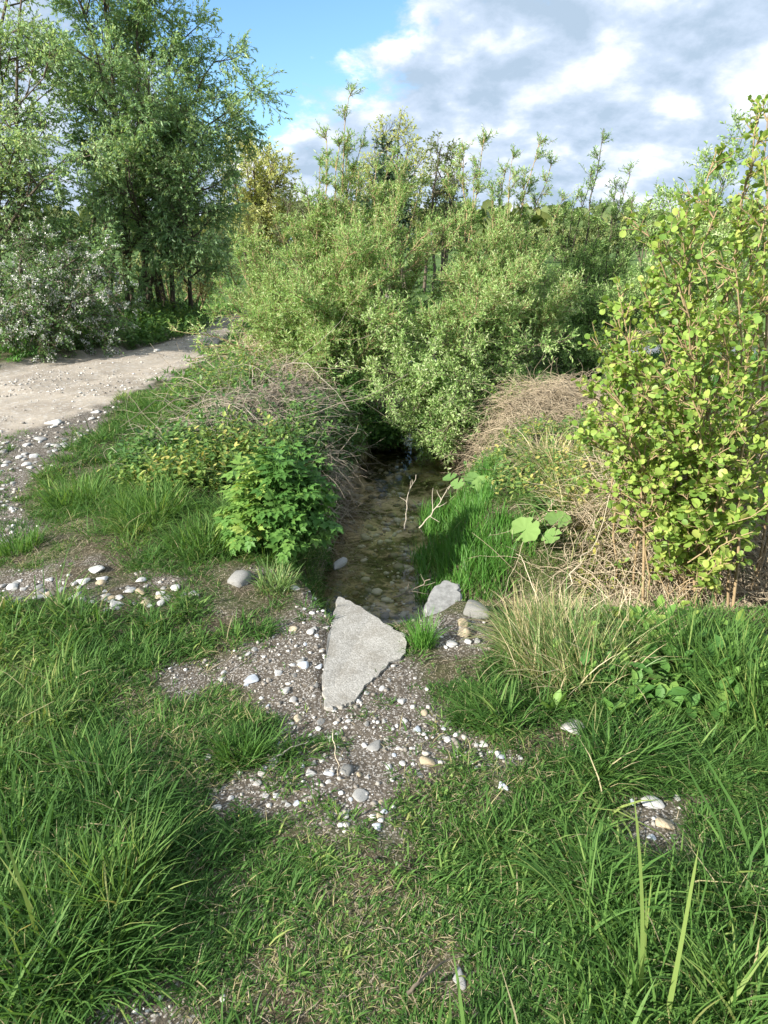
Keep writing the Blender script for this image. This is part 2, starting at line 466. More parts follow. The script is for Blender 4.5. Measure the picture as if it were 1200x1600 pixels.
# ------------------------------------------------------------------ materials
def newmat(name):
    m = bpy.data.materials.new(name); m.use_nodes = True
    nt = m.node_tree; nt.nodes.clear()
    out = nt.nodes.new('ShaderNodeOutputMaterial')
    return m, nt, out
def ramp(nt, src, stops):
    r = nt.nodes.new('ShaderNodeValToRGB'); nt.links.new(src, r.inputs[0])
    els = r.color_ramp.elements
    while len(els) > 1: els.remove(els[-1])
    els[0].position = stops[0][0]; els[0].color = (*stops[0][1], 1)
    for p, c in stops[1:]:
        e = els.new(p); e.color = (*c, 1)
    return r.outputs[0]
def noise(nt, scale, detail=4, rough=.55, coord=None, dist=0):
    n = nt.nodes.new('ShaderNodeTexNoise')
    n.inputs['Scale'].default_value = scale; n.inputs['Detail'].default_value = detail
    n.inputs['Roughness'].default_value = rough; n.inputs['Distortion'].default_value = dist
    if coord is None:
        c = nt.nodes.new('ShaderNodeTexCoord'); coord = c.outputs['Object']
    nt.links.new(coord, n.inputs['Vector'])
    return n.outputs['Fac']
def voro(nt, scale, coord, feature='F1', out='Distance'):
    n = nt.nodes.new('ShaderNodeTexVoronoi'); n.feature = feature
    n.inputs['Scale'].default_value = scale; nt.links.new(coord, n.inputs['Vector'])
    return n.outputs[out]
def mixc(nt, f, a, b):
    n = nt.nodes.new('ShaderNodeMix'); n.data_type = 'RGBA'
    if hasattr(f, 'links'): nt.links.new(f, n.inputs['Factor'])
    else: n.inputs['Factor'].default_value = f
    for k, v in (('A', a), ('B', b)):
        if hasattr(v, 'links'): nt.links.new(v, n.inputs[k])
        else: n.inputs[k].default_value = (*v, 1)
    return n.outputs['Result']
def mth(nt, op, a, b=None, clamp=False):
    n = nt.nodes.new('ShaderNodeMath'); n.operation = op; n.use_clamp = clamp
    for i, v in enumerate((a, b)):
        if v is None: continue
        if hasattr(v, 'links'): nt.links.new(v, n.inputs[i])
        else: n.inputs[i].default_value = v
    return n.outputs[0]
def bump(nt, h, strength, dist=.01):
    b = nt.nodes.new('ShaderNodeBump'); b.inputs['Strength'].default_value = strength; b.inputs['Distance'].default_value = dist
    nt.links.new(h, b.inputs['Height']); return b.outputs[0]
def principled(nt, out, color, rough=.8, spec=.3, normal=None):
    p = nt.nodes.new('ShaderNodeBsdfPrincipled')
    if hasattr(color, 'links'): nt.links.new(color, p.inputs['Base Color'])
    else: p.inputs['Base Color'].default_value = (*color, 1)
    if hasattr(rough, 'links'): nt.links.new(rough, p.inputs['Roughness'])
    else: p.inputs['Roughness'].default_value = rough
    p.inputs['Specular IOR Level'].default_value = spec
    if normal is not None: nt.links.new(normal, p.inputs['Normal'])
    if out is not None: nt.links.new(p.outputs[0], out.inputs['Surface'])
    return p
def attr(nt, name):
    a = nt.nodes.new('ShaderNodeAttribute'); a.attribute_name = name; return a
def leafmat(name, stops, trans=.35, rough=.45, spec=.35, tcol=(1.25, 1.15, .6)):
    m, nt, out = newmat(name)
    col = ramp(nt, attr(nt, 'tint').outputs['Fac'], stops)
    p = principled(nt, None, col, rough, spec)
    t = nt.nodes.new('ShaderNodeBsdfTranslucent')
    vm = nt.nodes.new('ShaderNodeVectorMath'); vm.operation = 'MULTIPLY'
    nt.links.new(col, vm.inputs[0]); vm.inputs[1].default_value = tcol
    nt.links.new(vm.outputs[0], t.inputs[0])
    mx = nt.nodes.new('ShaderNodeMixShader'); mx.inputs[0].default_value = trans
    nt.links.new(p.outputs[0], mx.inputs[1]); nt.links.new(t.outputs[0], mx.inputs[2])
    nt.links.new(mx.outputs[0], out.inputs['Surface'])
    return m
def tintmat(name, stops, rough=.8, spec=.2):
    m, nt, out = newmat(name)
    principled(nt, out, ramp(nt, attr(nt, 'tint').outputs['Fac'], stops), rough, spec)
    return m

M_GRASS = leafmat('grass_blade', [(0, (.040, .105, .026)), (.35, (.085, .19, .042)), (.6, (.155, .275, .07)), (.76, (.32, .40, .12)), (.84, (.40, .36, .18)), (1, (.54, .48, .30))], .42, .6, .18)
M_WET = leafmat('lush_grass', [(0, (0.056, 0.163, 0.031)), (.6, (0.106, 0.269, 0.050)), (1, (0.188, 0.362, 0.075))], .4)
M_SEDGE = leafmat('sedge_blade', [(0, (0.077, 0.165, 0.044)), (.45, (0.176, 0.286, 0.088)), (.6, (0.330, 0.341, 0.143)), (.8, (0.528, 0.440, 0.264)), (1, (0.682, 0.583, 0.396))], .3)
M_DRY = tintmat('dry_stalk', [(0, (.20, .165, .12)), (.5, (.40, .33, .23)), (1, (.60, .52, .38))], .7)
M_TWIG = tintmat('dead_twig', [(0, (.15, .125, .10)), (.5, (.30, .26, .20)), (1, (.48, .43, .35))], .85)
M_BARK = tintmat('bark', [(0, (.055, .045, .035)), (.5, (.12, .10, .075)), (1, (.26, .22, .15))], .9)
M_TANBARK = tintmat('tan_bark', [(0, (.18, .13, .08)), (.5, (.32, .24, .14)), (1, (.46, .36, .22))], .7)
M_WILLOW = leafmat('willow_leaf', [(0, (.135, .25, .08)), (.4, (.275, .445, .135)), (.75, (.44, .58, .235)), (1, (.61, .69, .42))], .45, .5, .3, (1.08, 1.14, .65))
M_BIGWILLOW = leafmat('tree_willow_leaf', [(0, (.15, .27, .13)), (.5, (.26, .42, .19)), (.85, (.38, .53, .28)), (1, (.54, .63, .40))], .48)
M_ALDER = leafmat('alder_leaf', [(0, (.13, .25, .05)), (.4, (.24, .38, .08)), (.75, (.36, .48, .11)), (1, (.48, .54, .15))], .42, .45, .3)
M_LOBED = leafmat('herb_leaf', [(0, (.06, .16, .04)), (.5, (.115, .25, .055)), (.8, (.24, .39, .09)), (1, (.40, .47, .12))], .35, .5, .22)
M_HERB = leafmat('bank_herb_leaf', [(0, (0.052, 0.130, 0.039)), (.5, (0.117, 0.234, 0.058)), (.85, (0.260, 0.364, 0.091)), (1, (0.468, 0.429, 0.130))], .33)
M_BUTTER = leafmat('round_leaf', [(0, (.10, .22, .06)), (1, (.24, .38, .11))], .35)
M_FAR = leafmat('far_leaf', [(0, (0.091, 0.143, 0.058)), (.5, (0.195, 0.247, 0.091)), (1, (0.390, 0.390, 0.156))], .3)
M_YELLOW = leafmat('spring_leaf', [(0, (.28, .36, .12)), (.5, (.46, .52, .20)), (1, (.62, .62, .32))], .45)
M_CONIF = leafmat('conifer_leaf', [(0, (.025, .055, .03)), (1, (.06, .11, .05))], .15)
M_SHRUB = leafmat('blossom_shrub_leaf', [(0, (.07, .15, .05)), (.6, (.13, .24, .08)), (1, (.22, .34, .12))], .35)
M_PETAL = leafmat('white_petal', [(0, (.55, .56, .52)), (1, (.82, .82, .78))], .3, .6, .2, (1, 1, 1))

# ground
def ground_material():
    m, nt, out = newmat('ground_soil')
    tc = nt.nodes.new('ShaderNodeTexCoord'); co = tc.outputs['Object']
    z = nt.nodes.new('ShaderNodeSeparateColor'); nt.links.new(attr(nt, 'zone').outputs['Color'], z.inputs[0])
    lane, dirt, wet = z.outputs[0], z.outputs[1], z.outputs[2]
    z2 = attr(nt, 'meadow').outputs['Fac']
    n1 = noise(nt, 3, 6, .6, co); n2 = noise(nt, 28, 6, .7, co); n3 = noise(nt, 110, 4, .7, co)
    soil = ramp(nt, mth(nt, 'ADD', mth(nt, 'MULTIPLY', n1, .5), mth(nt, 'MULTIPLY', n2, .5)),
                [(.35, (.045, .038, .024)), (.55, (.085, .072, .042)), (.7, (.13, .115, .07))])
    moss = ramp(nt, n2, [(.35, (.03, .045, .014)), (.65, (.075, .095, .032))])
    soil = mixc(nt, ramp(nt, n1, [(.42, (0, 0, 0)), (.6, (1, 1, 1))]), soil, moss)
    # bare earth with grit
    v1 = voro(nt, 90, co, 'F1', 'Color'); sepv = nt.nodes.new('ShaderNodeSeparateColor'); nt.links.new(v1, sepv.inputs[0])
    vd = voro(nt, 90, co); v2 = voro(nt, 210, co, 'F1', 'Color'); sv2 = nt.nodes.new('ShaderNodeSeparateColor'); nt.links.new(v2, sv2.inputs[0])
    earth = ramp(nt, n2, [(.3, (.060, .050, .038)), (.55, (.110, .094, .074)), (.75, (.170, .150, .122))])
    grit = ramp(nt, sepv.outputs[0], [(0, (.20, .18, .155)), (.6, (.32, .30, .27)), (1, (.50, .48, .45))])
    gm = mth(nt, 'MULTIPLY', mth(nt, 'GREATER_THAN', sepv.outputs[1], .66), mth(nt, 'LESS_THAN', vd, .42))
    earth = mixc(nt, gm, earth, grit)
    gm2 = mth(nt, 'GREATER_THAN', sv2.outputs[1], .80)
    earth = mixc(nt, gm2, earth, ramp(nt, sv2.outputs[0], [(0, (.17, .15, .13)), (1, (.42, .40, .37))]))
    # the dusty lane
    lanec = ramp(nt, mth(nt, 'ADD', mth(nt, 'MULTIPLY', n1, .6), mth(nt, 'MULTIPLY', n3, .4)),
                 [(.3, (.20, .17, .138)), (.5, (.32, .28, .23)), (.7, (.44, .395, .335))])
    lanec = mixc(nt, ramp(nt, noise(nt, 1.1, 7, .7, co, .8), [(.42, (0, 0, 0)), (.62, (.6, .6, .6))]), lanec, (.50, .445, .37))
    lv = voro(nt, 34, co, 'F1', 'Color'); slv = nt.nodes.new('ShaderNodeSeparateColor'); nt.links.new(lv, slv.inputs[0])
    lanec = mixc(nt, mth(nt, 'MULTIPLY', mth(nt, 'GREATER_THAN', slv.outputs[1], .78), .55), lanec,
                 ramp(nt, slv.outputs[0], [(0, (.26, .24, .22)), (1, (.60, .58, .54))]))
    # stream bed: pale silt with dark weed and stones
    b1 = noise(nt, 2.6, 6, .66, co, .8); b2 = noise(nt, 16, 5, .65, co)
    bed = ramp(nt, mth(nt, 'ADD', mth(nt, 'MULTIPLY', b1, .72), mth(nt, 'MULTIPLY', b2, .28)),
               [(.40, (.025, .022, .016)), (.47, (.09, .08, .045)), (.52, (.40, .33, .22)), (.60, (.70, .60, .46)), (.75, (.46, .38, .26))])
    soil = mixc(nt, mth(nt, 'MULTIPLY', gm2, .8), soil, ramp(nt, sv2.outputs[0], [(0, (.12, .10, .07)), (1, (.34, .30, .22))]))
    col = mixc(nt, dirt, soil, earth)
    col = mixc(nt, lane, col, lanec)
    mead = ramp(nt, noise(nt, .5, 6, .65, co), [(.3, (.055, .10, .03)), (.6, (.10, .17, .045)), (.75, (.17, .20, .07))])
    col = mixc(nt, z2, col, mead)
    col = mixc(nt, wet, col, bed)
    hh = mth(nt, 'ADD', mth(nt, 'MULTIPLY', n2, 1.0), mth(nt, 'MULTIPLY', n3, .5))
    hh = mth(nt, 'ADD', hh, mth(nt, 'MULTIPLY', gm, .35))
    principled(nt, out, col, .92, .15, bump(nt, hh, .8, .012))
    return m
M_GROUND = ground_material()

# ------------------------------------------------------------------ ground sheet
def graded(segs):
    o = [segs[0][0]]
    for a, b, st in segs:
        n = max(1, int(round((b - a) / st))); o.extend(list(a + (b - a) * (np.arange(n) + 1) / n))
    return np.array(o)
xs = graded([(-1500, -300, 200), (-300, -60, 30), (-60, -20, 4), (-20, -8, .6), (-8, -3.2, .10), (-3.2, 3.2, .03), (3.2, 8, .10), (8, 20, .6), (20, 60, 4), (60, 300, 30), (300, 1500, 200)])
ys = graded([(-200, -20, 30), (-20, -2, 2), (-2, .6, .15), (.6, 5.2, .03), (5.2, 9.5, .045), (9.5, 18, .10), (18, 40, .5), (40, 120, 5), (120, 600, 40), (600, 3000, 300)])
GX, GY = np.meshgrid(xs, ys)
GZ = height(GX, GY)
nx_, ny_ = len(xs), len(ys)
acc = Acc()
ii = (np.arange(ny_ - 1)[:, None] * nx_ + np.arange(nx_ - 1)[None, :]).ravel()
acc.add(np.stack([GX, GY, GZ], -1).reshape(-1, 3), T4=np.stack([ii, ii + 1, ii + nx_ + 1, ii + nx_], 1))
me = acc.mesh('ground', M_GROUND, True)
lane, path, dirt, sparse = zones(GX, GY)
ca = me.color_attributes.new('zone', 'FLOAT_COLOR', 'POINT')
def blur(m):
    m = m.astype(float)
    for _ in range(2):
        q = m.copy(); q[1:] += m[:-1]; q[:-1] += m[1:]; q[:, 1:] += m[:, :-1]; q[:, :-1] += m[:, 1:]; m = q / 5
    return m
wetm = sstep(-.36, -.44, GZ)
zc = np.stack([blur(lane), np.clip(blur(dirt | path), 0, 1), wetm, np.ones_like(wetm)], -1).astype(np.float32)
ca.data.foreach_set('color', zc.ravel())
ma = me.attributes.new('meadow', 'FLOAT', 'POINT')
ma.data.foreach_set('value', (sstep(9, 16, GY) * (~path) * (1 - wetm)).astype(np.float32).ravel())
ground = tag(link('ground', me), 'uneven riverside ground with bare earth, gravel path and stream bed', None, None, 'structure')

def ground_z(x, y): return height(x, y)

# ------------------------------------------------------------------ water
def water_material():
    m, nt, out = newmat('clear_water')
    tc = nt.nodes.new('ShaderNodeTexCoord')
    n = noise(nt, 7, 3, .5, tc.outputs['Object'], .3)
    nb = bump(nt, n, .10, .02)
    tr = nt.nodes.new('ShaderNodeBsdfTransparent'); tr.inputs[0].default_value = (.90, .87, .76, 1)
    gl = nt.nodes.new('ShaderNodeBsdfGlossy'); gl.inputs['Roughness'].default_value = .03
    gl.inputs['Color'].default_value = (1, 1, 1, 1); nt.links.new(nb, gl.inputs['Normal'])
    fr = nt.nodes.new('ShaderNodeFresnel'); fr.inputs['IOR'].default_value = 1.36; nt.links.new(nb, fr.inputs['Normal'])
    mx = nt.nodes.new('ShaderNodeMixShader')
    nt.links.new(fr.outputs[0], mx.inputs[0]); nt.links.new(tr.outputs[0], mx.inputs[1]); nt.links.new(gl.outputs[0], mx.inputs[2])
    nt.links.new(mx.outputs[0], out.inputs['Surface'])
    return m
M_WATER = water_material()
acc = Acc()
wx, wy = np.meshgrid(np.linspace(-1.6, 11, 64), np.linspace(2.9, 18, 76))
nn = 64; ii = (np.arange(75)[:, None] * nn + np.arange(63)[None, :]).ravel()
acc.add(np.stack([wx, wy, np.full_like(wx, WATER_Z)], -1).reshape(-1, 3), T4=np.stack([ii, ii + 1, ii + nn + 1, ii + nn], 1))
tag(link('stream_water', acc.mesh('stream_water', M_WATER, True)), 'shallow clear stream water over pale silt', None, None, 'structure')

# ------------------------------------------------------------------ stones
def stone_material(name, stops, sc=30):
    m, nt, out = newmat(name)
    tc = nt.nodes.new('ShaderNodeTexCoord'); co = tc.outputs['Object']
    n1 = noise(nt, sc, 6, .65, co); n2 = noise(nt, sc * 5, 3, .6, co)
    oi = nt.nodes.new('ShaderNodeObjectInfo')
    c = ramp(nt, mth(nt, 'ADD', mth(nt, 'MULTIPLY', n1, .75), mth(nt, 'MULTIPLY', oi.outputs['Random'], .25)), stops)
    principled(nt, out, c, .8, .25, bump(nt, mth(nt, 'ADD', n1, mth(nt, 'MULTIPLY', n2, .4)), .5, .006))
    return m
S_WHITE = stone_material('pale_limestone', [(.3, (.30, .29, .27)), (.5, (.48, .475, .46)), (.75, (.62, .62, .60))])
S_GREY = stone_material('grey_stone', [(.35, (.16, .16, .15)), (.52, (.28, .28, .27)), (.72, (.42, .42, .40))])
S_BLUE = stone_material('bluish_stone', [(.3, (.34, .38, .43)), (.6, (.52, .56, .61)), (.8, (.64, .67, .70))])
S_TAN = stone_material('tan_stone', [(.3, (.30, .24, .16)), (.55, (.47, .40, .28)), (.75, (.60, .53, .42))])

def ico(sub):
    import bmesh
    bm = bmesh.new(); bmesh.ops.create_icosphere(bm, subdivisions=sub, radius=1)
    V = np.array([v.co[:] for v in bm.verts]); T = np.array([[v.index for v in f.verts] for f in bm.faces]); bm.free()
    return V, T
def noise3(V, s, seed):
    return (vnoise(V[:, 0] * s + 31, V[:, 1] * s + 7, seed) + vnoise(V[:, 1] * s + 11, V[:, 2] * s + 3, seed + 1) + vnoise(V[:, 2] * s + 5, V[:, 0] * s + 13, seed + 2)) / 3 - .5
def rock_mesh(name, mat, seed, sub=3, facets=12, rough=.22, smooth=True):
    V, T = ico(sub); r = np.random.default_rng(seed)
    for _ in range(facets):                        # flatten sides, as broken stone has
        n = r.normal(size=3); n /= np.linalg.norm(n); d = r.uniform(.52, .84)
        k = V @ n; V = V - np.outer(np.maximum(k - d, 0) * .92, n)
    V = V * (1 + rough * noise3(V, 1.7, seed)[:, None] + rough * .35 * noise3(V, 5.0, seed + 9)[:, None])
    a = Acc(); a.add(V, T3=T); return a.mesh(name, mat, smooth)
ROCKS = {}
for nm, mt, cnt in (('white', S_WHITE, 5), ('grey', S_GREY, 5), ('blue', S_BLUE, 3), ('tan', S_TAN, 3)):
    ROCKS[nm] = [rock_mesh('pebble', mt, 40 + i * 7 + len(nm), 3 if i < 3 else 2) for i in range(cnt)]
def put_stone(px, py, wpx, hpx, col, label=None, group=None, name='pebble', flat=.42, rot=None, sink=.62, var=None, z=None):
    p = at_z(px, py, 0.0); gz = float(ground_z(p[0], p[1])) if z is None else z
    p = at_z(px, py, gz); gz2 = float(ground_z(p[0], p[1])) if z is None else z
    dep = p[1] * CP + (CAM_H - gz2) * SP
    rx = wpx / F_PX * dep / 2
    dip = math.atan2(CAM_H, p[1])
    ry = hpx / F_PX * dep / 2 / (math.sin(dip) * .75 + .25)
    me = ROCKS[col][(var if var is not None else random.randrange(99)) % len(ROCKS[col])]
    o = link(name, me); rz = min(rx, ry) * flat * random.uniform(.9, 1.2)
    o.scale = (rx * 1.12, ry * 1.12, rz * 1.1)
    o.location = (p[0], p[1], gz2 + rz * (1 - sink) * .6)
    o.rotation_euler = (random.uniform(-.12, .12), random.uniform(-.12, .12), random.uniform(-.5, .5) if rot is None else rot)
    tag(o, label, 'stone' if name != 'boulder' else 'boulder', group)
    return o

# slab
def concrete_material():
    m, nt, out = newmat('rough_concrete')
    tc = nt.nodes.new('ShaderNodeTexCoord'); co = tc.outputs['Object']
    n1 = noise(nt, 6, 5, .6, co); v = voro(nt, 170, co, 'F1', 'Color'); s = nt.nodes.new('ShaderNodeSeparateColor'); nt.links.new(v, s.inputs[0])
    vd = voro(nt, 170, co)
    base = ramp(nt, n1, [(.3, (.27, .26, .235)), (.6, (.34, .33, .30)), (.75, (.40, .385, .355))])
    sp = ramp(nt, s.outputs[0], [(0, (.15, .145, .13)), (.35, (.27, .26, .24)), (.8, (.38, .37, .345)), (1, (.56, .55, .52))])
    c = mixc(nt, .45, base, sp)
    c = mixc(nt, ramp(nt, noise(nt, 8.5, 7, .7, co, .6), [(.48, (0, 0, 0)), (.70, (.55, .55, .55))]), c, (.17, .15, .115))
    principled(nt, out, c, .9, .2, bump(nt, mth(nt, 'SUBTRACT', noise(nt, 260, 3, .6, co), mth(nt, 'MULTIPLY', vd, 1.0)), .5, .002))
    return m
M_CONC = concrete_material()
def flat_slab(name, outline, ztop, zfun, thick, mat, label, cat):
    import bmesh
    bm = bmesh.new()
    pts = []
    n = len(outline)
    for i in range(n):                              # break the straight edges a little
        a = np.array(outline[i]); b = np.array(outline[(i + 1) % n])
        k = 5
        for j in range(k):
            q = a + (b - a) * j / k
            if j: q = q + RNG.normal(size=2) * .006
            pts.append(q)
    vs = [bm.verts.new((float(q[0]), float(q[1]), float(zfun(q[0], q[1])))) for q in pts]
    f = bm.faces.new(vs)
    if f.normal.z < 0: f.normal_flip()
    r = bmesh.ops.extrude_face_region(bm, geom=[f])
    for v in [g for g in r['geom'] if isinstance(g, bmesh.types.BMVert)]: v.co.z -= thick
    bm.normal_update()
    bmesh.ops.recalc_face_normals(bm, faces=bm.faces)
    top = [e for e in bm.edges if all(abs(v.co.z - zfun(v.co.x, v.co.y)) < 1e-4 for v in e.verts)]
    bmesh.ops.bevel(bm, geom=top, offset=.012, segments=3, affect='EDGES', clamp_overlap=True)
    me = bpy.data.meshes.new(name); bm.to_mesh(me); bm.free(); me.materials.append(mat)
    return tag(link(name, me), label, cat)
so = [tuple(at_z(*p, .013)[:2]) for p in SLAB_PX]
flat_slab('concrete_slab', so, .013, lambda x, y: .013 - .03 * max(0, (y - 2.62)) / .45, .30, M_CONC,
          'pointed grey concrete slab with one end over the water', 'slab')

# boulders by the water
bo = [tuple(at_z(*p, -.04)[:2]) for p in [(664, 948), (676, 928), (692, 917), (718, 919), (722, 935), (716, 962), (703, 978), (684, 984), (664, 976)]]
flat_slab('boulder', bo, -.04, lambda x, y: -.03 + .16 * (y - 2.95) - .12 * (x - .25), .22, S_GREY, 'largest grey boulder at the water edge, right of the slab point', 'boulder')
put_stone(741, 957, 36, 38, 'grey', 'smaller rough boulder beside the largest grey boulder', None, 'boulder', .7, .4, .55, 1)
put_stone(722, 976, 18, 13, 'tan', 'yellowish round pebble in front of the smaller rough boulder', None, 'pebble', .8)
put_stone(724, 991, 22, 15, 'tan', 'olive round pebble, second in front of the rough boulder', None, 'pebble', .8)
put_stone(708, 1007, 22, 12, 'white', 'broken white stone at the foot of the grey boulder', None, 'pebble', .6)
put_stone(732, 1003, 12, 10, 'white', 'little white pebble right of the broken white stone', None, 'pebble', .6)
put_stone(746, 1002, 12, 10, 'grey', 'little grey pebble nearest the ditch behind the wet stones', None, 'pebble', .6)
put_stone(374, 908, 44, 28, 'grey', 'flat grey stone half in grass below the leafy green herb', None, 'pebble', .5)
put_stone(395, 1062, 28, 17, 'blue', 'broad bluish flat stone in the gravel left of the slab', None, 'pebble', .35)
NAMED = [
 (434, 1052, 15, 15, 'white', 'bright squarish white pebble between two bluish stones left of the slab'),
 (474, 1040, 19, 12, 'blue', 'bluish wedge shaped stone nearest the left edge of the slab'),
 (446, 1080, 16, 12, 'white', 'oval white stone below the squarish white pebble'),
 (457, 1094, 13, 12, 'white', 'round cream pebble left of the slab tip'),
 (486, 988, 15, 11, 'white', 'white pebble in a dry grass tuft beside the slab'),
 (460, 919, 20, 10, 'white', 'flat white stone in grass above the bare patch'),
 (466, 1124, 14, 14, 'tan', 'beige round pebble below left of the slab tip'),
 (500, 1128, 14, 10, 'grey', 'grey pebble just under the slab tip'),
 (587, 1166, 24, 22, 'grey', 'big round grey pebble in dark soil below the slab'),
 (542, 1206, 25, 21, 'grey', 'speckled pale grey stone at the lower rim of the bare patch'),
 (484, 1209, 19, 14, 'white', 'white rounded stone left of the speckled stone'),
 (514, 1209, 18, 8, 'blue', 'thin bluish stone between the white rounded and the speckled stone'),
 (561, 1244, 28, 20, 'grey', 'elongated mottled stone lying aslant above the foreground grass'),
 (401, 1225, 16, 10, 'white', 'white chip on dark soil left of the bare patch'),
 (340, 1262, 19, 9, 'white', 'white chip farthest left on the bare soil'),
 (449, 1258, 12, 9, 'white', 'small white pebble at the lower grass edge'),
 (326, 1183, 15, 12, 'white', 'white pebble beside a dark green tuft'),
 (612, 1022, 9, 9, 'white', 'white pebble against the lower right slab edge'),
 (596, 1076, 10, 10, 'white', 'white pebble right of the slab tip'),
 (652, 1140, 12, 12, 'blue', 'bluish pebble on the right rim of the bare patch'),
 (668, 1190, 24, 19, 'tan', 'sandy round stone in short yellow grass'),
 (700, 1156, 14, 12, 'white', 'white angular pebble above the sandy round stone'),
 (755, 1164, 14, 12, 'white', 'white angular pebble with dark base in short yellow grass'),
 (893, 1138, 38, 32, 'white', 'large white lump of stone sunk in tall grass'),
 (1021, 1256, 42, 22, 'white', 'long curved white stone in the small hollow'),
 (1039, 1288, 28, 22, 'tan', 'cream oval stone under the long curved white stone'),
 (1059, 1246, 14, 13, 'white', 'round white pebble at the far rim of the small hollow'),
 (987, 1253, 11, 13, 'blue', 'upright bluish pebble at the near rim of the small hollow'),
 (1018, 1308, 15, 10, 'blue', 'bluish oval pebble lowest in the small hollow'),
 (785, 1230, 14, 16, 'blue', 'pale bluish stone deep in dense grass'),
 (180, 946, 26, 20, 'white', 'large white stone in the stony band across the grass'),
 (152, 886, 30, 14, 'white', 'long white stone at the upper rim of the stony band'),
 (130, 910, 22, 12, 'white', 'white stone below the long one in the stony band'),
 (202, 926, 20, 12, 'white', 'white stone right of centre in the stony band'),
 (252, 943, 16, 12, 'white', 'white pebble at the right end of the stony band'),
 (72, 929, 18, 12, 'white', 'white stone in the left part of the stony band'),
 (20, 918, 20, 12, 'white', 'white stone at the left end of the stony band'),
 (85, 662, 26, 10, 'white', 'broad white stone at the border of the dusty lane'),
 (62, 687, 20, 8, 'white', 'white stone below the broad one on the path shoulder'),
 (42, 696, 13, 8, 'white', 'rounded white stone on the path shoulder'),
 (52, 714, 18, 8, 'white', 'flat white stone among pebbles on the path shoulder'),
 (42, 726, 17, 8, 'white', 'flat white stone lowest on the path shoulder'),
 (150, 645, 14, 7, 'white', 'white stone where grass meets the lane'),
 (142, 655, 12, 6, 'white', 'white stone just below the one where grass meets the lane'),
 (245, 549, 12, 5, 'white', 'pale stone lying in the lane by its bend'),
 (717, 1530, 20, 34, 'grey', 'grey stone buried in foreground grass beside a dark stick'),
 (349, 1560, 12, 12, 'white', 'lone white pebble in the trampled foreground'),
 (163, 1580, 16, 20, 'grey', 'grey stone under the grass at the bottom edge'),
 (106, 1550, 20, 34, 'grey', 'grey stone slab edge under the large foreground tuft'),
 (530, 882, 20, 30, 'grey', 'grey weathered stone jutting from the left bank into the stream'),
]
for i, (a, b, w, h, c, lb) in enumerate(NAMED):
    put_stone(a, b, w, h, c, lb, None, 'pebble', .42, None, .62, i * 3 + 1, z=-.2 if b == 882 else None)

# plain pebbles that nothing tells apart
CWORD = {'white': 'white', 'grey': 'grey', 'tan': 'tan', 'blue': 'bluish'}
def scatter_px(polys, n, seed):
    r = np.random.default_rng(seed); o = []
    while len(o) < n:
        P = polys[r.integers(len(polys))]; A = np.array(P)
        x = r.uniform(A[:, 0].min(), A[:, 0].max()); y = r.uniform(A[:, 1].min(), A[:, 1].max())
        if inpoly(np.array([x]), np.array([y]), P)[0]: o.append((x, y))
    return o
for (x, y) in scatter_px([DIRT_PX[0]], 120, 3):
    if inpoly(np.array([x]), np.array([y]), SLAB_PX)[0]: continue
    s = random.choice([5, 6, 6, 7, 8, 9, 11])
    c = random.choice(['white', 'white', 'white', 'grey', 'tan', 'blue'])
    put_stone(x, y, s * random.uniform(1, 1.5), s, c,
              'small ' + CWORD[c] + ' pebble loose in the bare gravelly patch around the slab', 'small pebbles of the bare patch')
for (x, y) in scatter_px([[(0, 900), (240, 905), (330, 940), (180, 955), (0, 945)]], 55, 4):
    s = random.choice([6, 8, 10, 12])
    c = random.choice(['white', 'white', 'grey', 'tan'])
    put_stone(x, y, s * 1.5, s, c,
              'plain ' + CWORD[c] + ' pebble in the stony band crossing the grass', 'pebbles of the stony band')
for (x, y) in scatter_px([[(0, 690), (150, 645), (130, 700), (40, 740), (20, 830), (0, 860)]], 60, 5):
    s = random.choice([3, 4, 5, 6])
    c = random.choice(['white', 'white', 'grey'])
    put_stone(x, y, s * 2, s, c,
              'plain ' + CWORD[c] + ' pebble on the path shoulder beside the grass', 'pebbles of the path shoulder')

# fine gravel: nobody could count it
def gravel(name, n, xr, yr, maskf, size, label, seed):
    r = np.random.default_rng(seed)
    x = r.uniform(*xr, n); y = r.uniform(*yr, n); k = maskf(x, y); x, y = x[k], y[k]; n = len(x)
    V, T = ico(1)
    sz = size[0] + (size[1] - size[0]) * r.random(n) ** 4
    S = np.stack([sz * r.uniform(.8, 1.3, n), sz * r.uniform(.7, 1.1, n), sz * r.uniform(.4, .7, n)], 1)
    W = V[None] * (1 + r.normal(size=(n, len(V), 1)) * .13) * S[:, None, :]
    a = r.uniform(0, 6.28, n); c, s = np.cos(a)[:, None], np.sin(a)[:, None]
    W = np.stack([W[..., 0] * c - W[..., 1] * s, W[..., 0] * s + W[..., 1] * c, W[..., 2]], -1)
    W += np.stack([x, y, height(x, y) + S[:, 2] * .35], 1)[:, None, :]
    acc = Acc(); acc.add(W.reshape(-1, 3), T3=(T[None] + (np.arange(n) * len(V))[:, None, None]).reshape(-1, 3), tint=np.repeat(r.random(n), len(V)))
    m = tintmat('gravel_stone', [(0, (.17, .155, .135)), (.35, (.30, .28, .25)), (.6, (.45, .43, .39)), (.85, (.60, .59, .56)), (1, (.70, .69, .66))], .85)
    return tag(link(name, acc.mesh(name, m, True)), label, None, None, 'stuff')
SLAB_IN = [(568 + (a - 568) * .955, 1012 + (b - 1012) * .955) for a, b in SLAB_PX]
